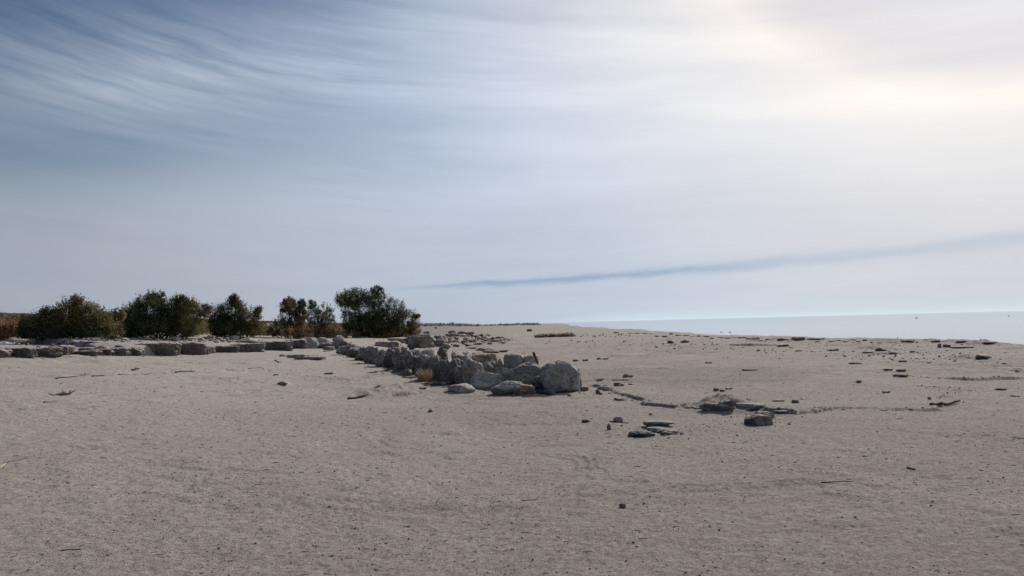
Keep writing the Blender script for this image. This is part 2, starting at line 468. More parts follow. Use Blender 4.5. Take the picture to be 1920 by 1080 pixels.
def rock_mat(name, base, light, dark, pits=.5, bscale=1.0, warm=(.30, .235, .18), dust=.88):
    m, t, b = new_mat(name)
    tc = t.nodes.new('ShaderNodeTexCoord'); oi = t.nodes.new('ShaderNodeObjectInfo')
    vm = t.nodes.new('ShaderNodeVectorMath'); vm.operation = 'ADD'
    t.links.new(tc.outputs['Object'], vm.inputs[0])
    rr = E(oi.outputs['Random'])
    t.links.new(comb(rr * 31.0, rr * 17.0, rr * 53.0), vm.inputs[1])
    P = vm.outputs[0]
    n1 = noise(P, 3.2 * bscale, 6, .62, .3); n2 = noise(P, 14.0 * bscale, 6, .65); n3 = noise(P, 50.0 * bscale, 3, .7)
    v = vor(P, 10.0 * bscale)
    v2 = vor(P, 24.0 * bscale)
    c = mixc(smooth(n1, .38, .62), base, light)
    c = mixc(smooth(n2, .50, .62) * .8, c, dark)
    c = mixc(smooth(noise(P, 2.1 * bscale, 4, .6, .5), .55, .68) * .6, c, warm)
    c = mixc(smooth(E(v2.outputs['Distance']), .22, .05) * .55, c, dark)
    gg = t.nodes.new('ShaderNodeNewGeometry'); sp_ = t.nodes.new('ShaderNodeSeparateXYZ'); t.links.new(gg.outputs['Normal'], sp_.inputs[0])
    c = mixc(smooth(n3 * .5 + n2 * .5, .45, .34) * .3, c, (.38, .345, .31))
    c = mixc(smooth(E(sp_.outputs[2]) + (n2 - .5) * .9 + (n1 - .5) * .9, .38, .85) * dust, c, (.315, .28, .25))
    hsv = t.nodes.new('ShaderNodeHueSaturation')
    t.links.new((rr * .5 + .78).s, hsv.inputs['Value']); t.links.new((E.m('FRACT', rr * 7.3) * .8 + .6).s, hsv.inputs['Saturation']); t.links.new(c, hsv.inputs['Color'])
    t.links.new(hsv.outputs[0], b.inputs['Base Color'])
    h = n1 * .9 + n2 * .45 + n3 * .12 + E(v.outputs['Distance']) * pits + E(v2.outputs['Distance']) * pits * .35
    t.links.new(bump(t, h, 1.0, .05 / bscale), b.inputs['Normal'])
    b.inputs['Roughness'].default_value = .95; b.inputs['Specular IOR Level'].default_value = .12
    return m
M_GROUND = ground_mat()
M_ROUGH = rock_mat('rough_crusted_stone', (.150, .134, .119), (.27, .245, .222), (.058, .051, .046), .6)
M_EARTH = rock_mat('packed_earthy_stone', (.115, .098, .087), (.175, .153, .137), (.055, .046, .041), .5, 1.0, (.13, .09, .07))
M_SMOOTH = rock_mat('weathered_grey_boulder', (.245, .238, .228), (.345, .335, .32), (.115, .108, .10), .35, 1.0, (.25, .205, .16))
M_PALE = rock_mat('salt_whitened_stone', (.34, .315, .285), (.45, .42, .39), (.20, .18, .16), .25)
M_DARK = rock_mat('dark_brown_stone', (.155, .134, .118), (.24, .21, .188), (.078, .067, .060), .4, 2.0, (.18, .14, .11), .75)
M_TAN = rock_mat('sandy_tan_slab', (.26, .22, .19), (.35, .30, .265), (.15, .12, .10), .3, 1.0, (.33, .26, .20))

def simple_mat(name, c1, c2, scale, rough=.9, axis=None, bumpd=.01, bs=.6):
    m, t, b = new_mat(name)
    tc = t.nodes.new('ShaderNodeTexCoord')
    vec = tc.outputs['Object']
    if axis:
        mp = t.nodes.new('ShaderNodeMapping'); mp.inputs['Scale'].default_value = axis
        t.links.new(vec, mp.inputs[0]); vec = mp.outputs[0]
    n = noise(vec, scale, 5, .65)
    t.links.new(mixc(smooth(n, .35, .65), c1, c2), b.inputs['Base Color'])
    b.inputs['Roughness'].default_value = rough
    t.links.new(bump(t, n, bs, bumpd), b.inputs['Normal'])
    return m
M_WOODDARK = simple_mat('charred_dark_wood', (.030, .024, .020), (.075, .06, .05), 12, .85, (8, 8, 1))
M_WOODGREY = simple_mat('bleached_driftwood', (.16, .13, .11), (.27, .235, .205), 12, .85, (1, 8, 8))
M_WOODBROWN = simple_mat('brown_weathered_wood', (.085, .06, .045), (.15, .115, .09), 12, .85, (1, 8, 8))
M_STEM = simple_mat('shrub_bark', (.07, .052, .040), (.13, .10, .08), 20, .9)
M_STRAW = simple_mat('dry_straw', (.42, .31, .18), (.55, .43, .29), 9, .8)
M_STRAWPALE = simple_mat('pale_dry_grass', (.38, .34, .24), (.48, .43, .33), 9, .8)
M_BIRD = simple_mat('dark_feathers', (.05, .045, .042), (.10, .09, .085), 30, .8)

def leaf_mat(name):
    m, t, b = new_mat(name)
    at = t.nodes.new('ShaderNodeAttribute'); at.attribute_name = 'tint'
    t.links.new(at.outputs['Color'], b.inputs['Base Color'])
    b.inputs['Roughness'].default_value = .75; b.inputs['Specular IOR Level'].default_value = .2
    tr = t.nodes.new('ShaderNodeBsdfTranslucent'); t.links.new(at.outputs['Color'], tr.inputs['Color'])
    mx = t.nodes.new('ShaderNodeMixShader'); mx.inputs[0].default_value = .32
    out = t.nodes['Material Output']
    t.links.new(b.outputs[0], mx.inputs[1]); t.links.new(tr.outputs[0], mx.inputs[2]); t.links.new(mx.outputs[0], out.inputs[0])
    return m
M_LEAF = leaf_mat('small_shrub_leaves')

def water_mat():
    m, t, b = new_mat('calm_sea_water')
    P, g = wpos(t)
    b.inputs['Base Color'].default_value = (.13, .17, .20, 1)
    b.inputs['Roughness'].default_value = .06; b.inputs['Specular IOR Level'].default_value = .5; b.inputs['IOR'].default_value = 1.333
    mp = t.nodes.new('ShaderNodeMapping'); mp.inputs['Scale'].default_value = (1, .45, 1); mp.inputs['Rotation'].default_value = (0, 0, .5)
    t.links.new(P, mp.inputs[0])
    n1 = noise(mp.outputs[0], 1.6, 3, .55); n2 = noise(mp.outputs[0], .12, 2, .5)
    t.links.new(bump(t, n1 + n2 * 2.0, .10, .05), b.inputs['Normal'])
    return m
M_WATER = water_mat()

# ------------------------------------------------------------------ ground and sea
def build_ground():
    fine = np.linspace(R(-39), R(39), 1001)
    left = np.linspace(R(-180), R(-39), 72)[:-1]; right = np.linspace(R(39), R(180), 72)[1:-1]
    ph = np.concatenate([left, fine, right])
    rr = np.concatenate([[0.05, .3, .7, 1.2, 1.8], np.geomspace(2.4, 11, 330)[:-1], np.geomspace(11, 55, 620)[:-1],
                         np.geomspace(55, 400, 240)[:-1], np.geomspace(400, 9000, 70)])
    PH, RR = np.meshgrid(ph, rr)
    X = RR * np.sin(PH); Y = RR * np.cos(PH)
    Z = ground_z(X.ravel(), Y.ravel()).reshape(X.shape)
    V = np.stack([X, Y, Z], -1).reshape(-1, 3)
    nr, nc = X.shape
    i = np.arange(nr - 1)[:, None] * nc; j = np.arange(nc)[None, :]; jn = (j + 1) % nc
    F = np.stack([i + j, i + jn, i + nc + jn, i + nc + j], -1).reshape(-1, 4)
    # order for upward normals
    F = F[:, ::-1]
    me = mesh_from('ground', V, F, M_GROUND, True)
    o = link('ground', me); tag(o, kind='structure')
    # the centre hole
    bm = bmesh.new(); bm.from_mesh(me); bm.verts.ensure_lookup_table()
    try: bm.faces.new([bm.verts[k] for k in range(nc)][::-1])
    except Exception: pass
    bm.to_mesh(me); bm.free()
    if me.polygons[0].normal.z < 0: me.flip_normals()
build_ground()
def build_sea():
    r = np.concatenate([[1.0], np.geomspace(8, 26000, 50)]); a = np.linspace(0, 2 * math.pi, 97)[:-1]
    A, RR = np.meshgrid(a, r)
    V = np.stack([RR * np.cos(A) , RR * np.sin(A), np.full(A.shape, SEA)], -1).reshape(-1, 3)
    nr, nc = A.shape
    i = np.arange(nr - 1)[:, None] * nc; j = np.arange(nc)[None, :]; jn = (j + 1) % nc
    F = np.stack([i + j, i + nc + j, i + nc + jn, i + jn], -1).reshape(-1, 4)
    me = mesh_from('water', V, F, M_WATER, True)
    if me.polygons[0].normal.z < 0: me.flip_normals()
    tag(link('water', me), kind='structure')
build_sea()

# ------------------------------------------------------------------ rocks
ICO = {}
def ico(n):
    if n not in ICO:
        bm = bmesh.new(); bmesh.ops.create_icosphere(bm, subdivisions=n, radius=1)
        ICO[n] = (np.array([v.co[:] for v in bm.verts]), np.array([[v.index for v in f.verts] for f in bm.faces])); bm.free()
    return ICO[n]
def rock_mesh(W, D, H, seed, style='boulder', sub=4, mat=None, rot=None):
    """a stone W wide, D deep, standing H above the origin and sunk a little below it"""
    r = np.random.default_rng(seed)
    V, F = ico(sub); V = V.copy()
    P = {'boulder': 2.3, 'hump': 2.7, 'round': 3.5, 'mason': 9.0, 'block': 5.0, 'slab': 3.2, 'rough': 3.2, 'shard': 2.2, 'chip': 2.6}[style]
    if style in ('block', 'rough', 'slab', 'mason', 'hump', 'round'):
        V = V / (np.sum(np.abs(V) ** P, axis=1) ** (1 / P))[:, None]
    nf = {'boulder': 7, 'hump': 4, 'round': 5, 'mason': 1, 'block': 5, 'slab': 6, 'rough': 8, 'shard': 12, 'chip': 9}[style]
    for _ in range(nf):
        n = r.normal(size=3); n /= np.linalg.norm(n)
        if style in ('slab', 'block') : n[2] *= .3; n /= np.linalg.norm(n)
        c = r.uniform(.62, .9) if style not in ('mason', 'round') else r.uniform(.78, .95) if style == 'round' else r.uniform(.85, 1.0); pr = V @ n
        V = V - np.outer(np.clip(pr - c, 0, None) * .88, n)
    S = r.uniform(-50, 50, 3)
    amp = {'boulder': .12, 'hump': .10, 'round': .13, 'mason': .15, 'block': .13, 'slab': .07, 'rough': .24, 'shard': .12, 'chip': .12}[style]
    q = V * (1.25 if style != 'mason' else np.array([W / H * .9, 1.2, 1.2])) + S
    disp = fbm(q[:, 0], q[:, 1], q[:, 2], 3, 3, .55) * amp
    q = V * (4.2 if style != 'mason' else np.array([W / H * 1.6, 2.5, 2.5])) + S
    a2 = {'rough': .075, 'boulder': .035, 'hump': .04, 'round': .018, 'mason': .085, 'block': .07}.get(style, .045)
    rid = 1 - np.abs(fbm(q[:, 0], q[:, 1], q[:, 2], 4, 9, .55)) * 1.6
    disp += (rid - .5) * a2
    N = V / np.linalg.norm(V, axis=1)[:, None]
    V = V + N * disp[:, None]
    if style == 'hump': V[:, 2] -= np.clip(V[:, 0], 0, None) ** 2 * .35 * np.clip(V[:, 2], 0, 1)
    if rot is None: rot = r.uniform(-.35, .35)
    cs, sn = math.cos(rot), math.sin(rot)
    V[:, :2] = V[:, :2] @ np.array([[cs, sn], [-sn, cs]])
    mn, mx = V.min(0), V.max(0)
    V = (V - (mn + mx) / 2) / ((mx - mn) / 2)
    if style == 'round': V[:, 2] = np.where(V[:, 2] > 0, V[:, 2] * (1 - .50 * np.clip(V[:, 0], 0, 1) ** 2 - .20 * np.clip(-V[:, 0], 0, 1) ** 3), V[:, 2])
    sink = {'boulder': .45, 'slab': .25, 'shard': .25}.get(style, .18) * H + .01
    V = V * np.array([W / 2, D / 2, (H + sink) / 2]); V[:, 2] += (H - sink) / 2
    return mesh_from(style + '_stone', V, F, mat or M_ROUGH, True)
_seed = [100]
PLACED = []
def rock(x0, x1, yt, yg, label, style='boulder', mat=None, depth=.75, name='rock', cat='rock', group=None, sub=None, rot=None, pushed=0.0):
    _seed[0] += 1
    xc = (x0 + x1) / 2
    p = hit(xc, yg)
    W = (x1 - x0) * p[1] / FPX
    D = max(W * depth, .02)
    yc = p[1] + D * .38 + pushed
    W = (x1 - x0) * yc / FPX * 1.03
    X = x_at(xc, yg, yc); zg = gz(X, yc)
    zt = z_at(xc, yt, yc)
    zb = min(zg, p[2] + .02)
    H = max(zt - zb, .012)
    if sub is None:
        px = (x1 - x0)
        sub = 5 if px > 42 else 4 if px > 16 else 3
    me = rock_mesh(W, D, H, _seed[0], style, sub, mat, rot)
    o = link(name, me, (X, yc, zb)); tag(o, label, cat, group)
    PLACED.append((X, yc, max(W, D) / 2))
    return o

ORD = ['first', 'second', 'third', 'fourth', 'fifth', 'sixth', 'seventh', 'eighth', 'ninth', 'tenth', 'eleventh', 'twelfth',
       'thirteenth', 'fourteenth', 'fifteenth', 'sixteenth', 'seventeenth', 'eighteenth', 'nineteenth', 'twentieth', 'twenty-first', 'twenty-second',
       'twenty-third', 'twenty-fourth', 'twenty-fifth', 'twenty-sixth', 'twenty-seventh', 'twenty-eighth', 'twenty-ninth', 'thirtieth']
ORD += ['thirty-' + q for q in ORD[:9]] + ['fortieth'] + ['forty-' + q for q in ORD[:9]]
LW = [(-20, 14, 655, 672, 'cut-off dark block at the very left end of the long low wall'), (8, 62, 652.5, 671.5, 'long humped dark block, first whole one at the left of the long low wall'),
      (54, 110, 651.5, 670, 'long dark block second from the left in the long low wall'), (102, 132, 647.5, 667, 'pinkish block with a sunlit right end, left of the thin stretch of wall'),
      (118, 184, 658, 666.5, 'thinnest lowest stretch of crust in the long low wall'), (176, 212, 654.5, 666.5, 'low dark block just right of the thinnest stretch of wall'),
      (200, 240, 652.5, 667, 'low sloping block stepping up towards the tall block'), (230, 264, 650.5, 667, 'low block leaning against the left end of the tall block'),
      (257, 334, 642.5, 666.5, 'left half of the tall flat-topped block in the long low wall'), (324, 383, 641.5, 665.5, 'right half of the tall flat-topped block in the long low wall'),
      (368, 390, 648, 665, 'rounded stone at the right foot of the tall flat-topped block'), (386, 398, 651, 663, 'smallest stone of the long low wall, right of the rounded one'),
      (393, 444, 648.5, 662, 'long low dark block right of the smallest wall stone'), (434, 494, 644, 661, 'long dark block below the broad pointed grey rock'),
      (484, 544, 639.5, 658, 'long dark block rising to the right in the long low wall'), (534, 572, 636.5, 655, 'last dark block before the two rounded stones of the wall'),
      (562, 593, 634, 654, 'left of two rounded pale-topped stones ending the long low wall'), (590, 617, 633, 653, 'right of two rounded pale-topped stones ending the long low wall')]
for i, (a, b, t_, g_, lb) in enumerate(LW):
    rock(a - 5, b + 5, t_ - .8, g_ - 1, lb, 'mason' if i < 16 else 'boulder', M_SMOOTH if i >= 16 else M_EARTH, .35 if b - a > 40 else .7, 'wall_stone', 'wall stone',
         'stones of the long low wall', 5, rot=random.uniform(-.05, .05))

NW = [(634, 663, 648, 666, 'rough'), (656, 678, 650.5, 671, 'rough'), (670, 694, 648.5, 676, 'rough'), (687, 713, 648, 682, 'rough'),
      (705, 733, 652, 688, 'rough'), (724, 750, 650, 692, 'rough'), (740, 770, 648, 697, 'rough'), (764, 792, 657, 702, 'rough'),
      (784, 812, 665, 707, 'rough'), (806, 833, 665, 712, 'rough'), (824, 851, 669, 716, 'rough'), (842, 869, 671, 720, 'rough'),
      (858, 884, 671, 723, 'rough'), (872, 904, 672, 726, 'rough')]
for i, (a, b, t_, g_, s_) in enumerate(NW):
    rock(a - 5, b + 5, t_, g_, '%s rough stone of the near crusted wall, counted from its far end' % ORD[i], s_, M_ROUGH,
         1.0 if i < 9 else .85, 'wall_stone', 'wall stone', 'stones of the near crusted wall', 5)

G2 = 'boulders at the near end of the wall'
rock(1013, 1087, 675.5, 737, 'largest boulder, blunt and tawny, ending the wall on the right', 'round', M_SMOOTH, .8, 'boulder', 'boulder', None, 6, rot=.1)
rock(1072, 1092, 691, 732, 'crusty brown lump stuck to the right side of the largest boulder', 'rough', M_TAN, 1.0, 'rock', 'rock', None, 4, pushed=.25)
rock(961, 1028, 679, 729, 'pale rounded grey boulder left of the largest end boulder', 'round', M_SMOOTH, .75, 'boulder', 'boulder', None, 6, pushed=.15)
rock(879, 947, 697, 730, 'smooth blue-grey boulder leaning at the front of the wall end', 'boulder', M_SMOOTH, .6, 'boulder', 'boulder', None, 6)
rock(840, 891, 719, 736, 'low flat boulder leftmost of the front boulders on the sand', 'boulder', M_SMOOTH, .7, 'boulder', 'boulder', None, 5)
rock(921, 983, 713, 741, 'pointed grey boulder with a crusty flank, frontmost on the sand', 'shard', M_SMOOTH, .8, 'boulder', 'boulder', None, 6)
rock(964, 1004, 720, 740, 'crusty low lump on the right flank of the pointed front boulder', 'rough', M_ROUGH, .9, 'rock', 'rock', None, 5)
rock(939, 966, 690, 726, 'small pale upright boulder between the blue-grey and the pale rounded ones', 'boulder', M_SMOOTH, .9, 'boulder', 'boulder', None, 5, pushed=.25)
rock(925, 952, 685, 720, 'small grey stone wedged under the long speckled boulder', 'boulder', M_ROUGH, .9, 'rock', 'rock', None, 4, pushed=.55)
rock(886, 947, 674.5, 722, 'long speckled boulder on top above the blue-grey one', 'boulder', M_SMOOTH, .8, 'boulder', 'boulder', None, 6, pushed=.35)
rock(1002, 1036, 704, 735, 'dark stone in the shadowed gap below the two biggest boulders', 'rough', M_DARK, .8, 'rock', 'rock', None, 4, pushed=.15)
rock(943, 984, 662, 711, 'dark purplish block behind the pale rounded boulder', 'block', M_SMOOTH, .9, 'rock', 'rock', None, 5, pushed=.9)
rock(978, 1011, 664, 712, 'flat tan slab behind, right beside the leaning dark stick', 'mason', M_TAN, 1.7, 'slab', 'slab', None, 4, pushed=1.2)
rock(928, 948, 671, 712, 'small orange-brown stone behind the long speckled boulder', 'rough', M_TAN, 1, 'rock', 'rock', None, 4, pushed=.7)
rock(884, 936, 659.5, 706, 'broad flat tan slab capping the wall behind the long speckled boulder', 'mason', M_TAN, 1.7, 'slab', 'slab', None, 5, pushed=1.1)
rock(848, 884, 656, 700, 'grey cap slab tilted to the left on the wall behind its rough face', 'mason', M_SMOOTH, 1.7, 'slab', 'slab', None, 5, pushed=.9)
rock(771, 820, 652, 699, 'pale flat slab lying on top of the rough wall face', 'mason', M_PALE, 1.7, 'slab', 'slab', None, 5, pushed=.25)
rock(818, 842, 649, 694, 'greenish knobbly stone standing on the wall right of the pale slab', 'rough', M_ROUGH, 1, 'rock', 'rock', None, 4, pushed=.7)
rock(757, 814, 625, 656, 'big dark humped rock standing behind the wall', 'rough', M_ROUGH, .9, 'rock', 'rock', None, 6)
rock(727, 764, 632.5, 643, 'flat grey stone left of the big dark humped rock', 'slab', M_ROUGH, .8, 'rock', 'rock', None, 4)
rock(706, 752, 639, 650, 'low pale slab on the raised ground before the flat grey stone', 'mason', M_PALE, 1.7, 'slab', 'slab', None, 4)
rock(812, 837, 628, 639, 'pinkish flat block right behind the big dark humped rock', 'block', M_TAN, .9, 'rock', 'rock', None, 4)
rock(810, 836, 636, 650, 'grey block touching the right side of the big dark humped rock', 'block', M_ROUGH, .9, 'rock', 'rock', None, 4)
rock(793, 806, 620, 629, 'small dark rock peeking out above the big humped rock', 'rough', M_ROUGH, .9, 'rock', 'rock', None, 3)
rock(826, 846, 643, 655, 'reddish rough stone on the slope below the grey block', 'rough', M_TAN, .9, 'rock', 'rock', None, 4)
rock(624, 649, 628, 650, 'pale pointed rock at the corner of the two walls', 'shard', M_SMOOTH, .9, 'rock', 'rock', None, 5)
rock(636, 652, 637, 653, 'pitted stone leaning on the pale pointed corner rock', 'rough', M_ROUGH, .9, 'rock', 'rock', None, 4)
rock(600, 636, 642, 652, 'flat light stone low between corner rock and long wall', 'mason', M_PALE, 1.7, 'rock', 'rock', None, 4)
rock(606, 628, 649, 657, 'small low stone at the inside foot of the wall corner', 'slab', M_SMOOTH, .9, 'rock', 'rock', None, 4)
rock(451, 482, 633, 643, 'broad pointed grey rock on the ground behind the long wall', 'shard', M_SMOOTH, .9, 'rock', 'rock', None, 4)
rock(750, 774, 691, 705, 'small dark boulder in the wall shadow left of the golden tuft', 'boulder', M_ROUGH, .9, 'rock', 'rock', None, 4)
rock(1088, 1104, 724, 733.5, 'round dark stone just right of the largest boulder', 'boulder', M_DARK, .9, 'rock', 'rock', None, 4)

# stones showing at the foot of the bushes and on the raised ground
BK = [(65, 73, 636.5, 640), (74, 86, 637, 640.5), (88, 102, 635.5, 640.5), (105, 115, 635.5, 640), (116, 131, 634, 640), (96, 104, 644, 647),
      (48, 54, 644, 647), (30, 44, 640, 643), (4, 14, 641, 644), (104, 122, 640.5, 643.5), (126, 150, 640.5, 643), (151, 188, 640, 643), (210, 222, 635, 639),
      (150, 178, 651, 656.5), (182, 206, 646.5, 655), (216, 232, 646, 651), (222, 240, 633, 637.5), (245, 254, 633, 636.5), (260, 266, 631.5, 636), (270, 284, 633, 637),
      (290, 300, 634, 637.5), (320, 336, 631, 640), (372, 382, 633, 638), (378, 392, 631, 636), (387, 403, 628, 634), (392, 402, 634, 639), (404, 418, 632, 637.5),
      (410, 424, 636, 640.5), (420, 430, 632, 638), (428, 448, 629, 637), (402, 412, 638, 643), (447, 462, 631, 636)]
BL = {0: 'tiny pale', 1: 'flat white', 2: 'rounded white', 3: 'small white', 4: 'largest white humped', 13: 'dark low humped', 14: 'grey pointed', 15: 'small dark flat',
      21: 'orange-brown pointed', 24: 'whitish flat-topped', 29: 'large pale heaped'}
WH = lambda x: ('left of the leftmost bush' if x < 60 else 'below the leftmost big bush' if x < 140 else 'between the two left bushes' if x < 235
                else 'below the broad dark bush' if x < 385 else 'in rubble below the third bush')
cnt = {}
for i, (a, b, t_, g_) in enumerate(BK):
    w = WH(a); k = cnt.get(w, 0); cnt[w] = k + 1
    m = [M_PALE, M_SMOOTH, M_ROUGH, M_PALE, M_TAN][(i * 7) % 5]
    if i in (21,): m = M_TAN
    if i in (13, 15): m = M_ROUGH
    rock(a, b, t_, g_, '%s stone %s, %s from the left' % (BL.get(i, 'small grey'), w, ORD[k]), random.choice(['boulder', 'rough', 'shard', 'slab']), m, .9,
         'rock', 'rock', 'stones at the foot of the bushes', 3 if b - a < 20 else 4)

# heap of broken pieces right of the big humped rock
RB = [(836, 844, 626, 630), (842, 855, 620, 625.5), (857, 874, 621, 625.5), (867, 878, 622.5, 626), (875, 888, 623, 627), (846, 862, 625, 630), (858, 874, 627, 631), (877, 888, 626, 631),
      (850, 862, 632, 636), (838, 848, 632, 636), (866, 880, 632.5, 637), (884, 896, 628, 632), (893, 905, 633, 637), (899, 915, 630, 635), (910, 918, 627, 631), (905, 912, 636, 640),
      (880, 892, 637, 641), (862, 874, 639, 643), (846, 856, 638, 642), (834, 844, 640, 645), (920, 930, 632, 636), (924, 934, 637, 641), (938, 948, 640, 644), (870, 880, 645, 649),
      (852, 862, 646, 650), (890, 902, 642, 646), (914, 926, 642, 646), (930, 944, 632, 635), (874, 896, 650.5, 654), (896, 925, 652, 658), (905, 934, 656, 662), (930, 952, 656, 661)]
srng0 = random.Random(9)
for i, (a, b, t_, g_) in enumerate(RB):
    a, b, t_, g_ = a + srng0.uniform(-4, 2), b + srng0.uniform(-2, 4), t_ - srng0.uniform(0, 1.5), g_ + srng0.uniform(-.6, .6)
    row = 'back row' if g_ < 628 else 'upper' if g_ < 633 else 'middle' if g_ < 641 else 'lower' if g_ < 651 else 'slab'
    k = cnt.get(row, 0); cnt[row] = k + 1
    flat = 'flat grey piece behind the wall' if row == 'slab' else 'brownish piece in the %s rubble by the humped rock' % row
    rock(a, b, t_, g_, '%s, %s from the left' % (flat, ORD[k]), srng0.choice(['rough', 'rough', 'shard']), [M_ROUGH, M_SMOOTH, M_TAN, M_ROUGH][i % 4], .9,
         'rock_fragment', 'rock', 'rubble heap behind the wall', 3)

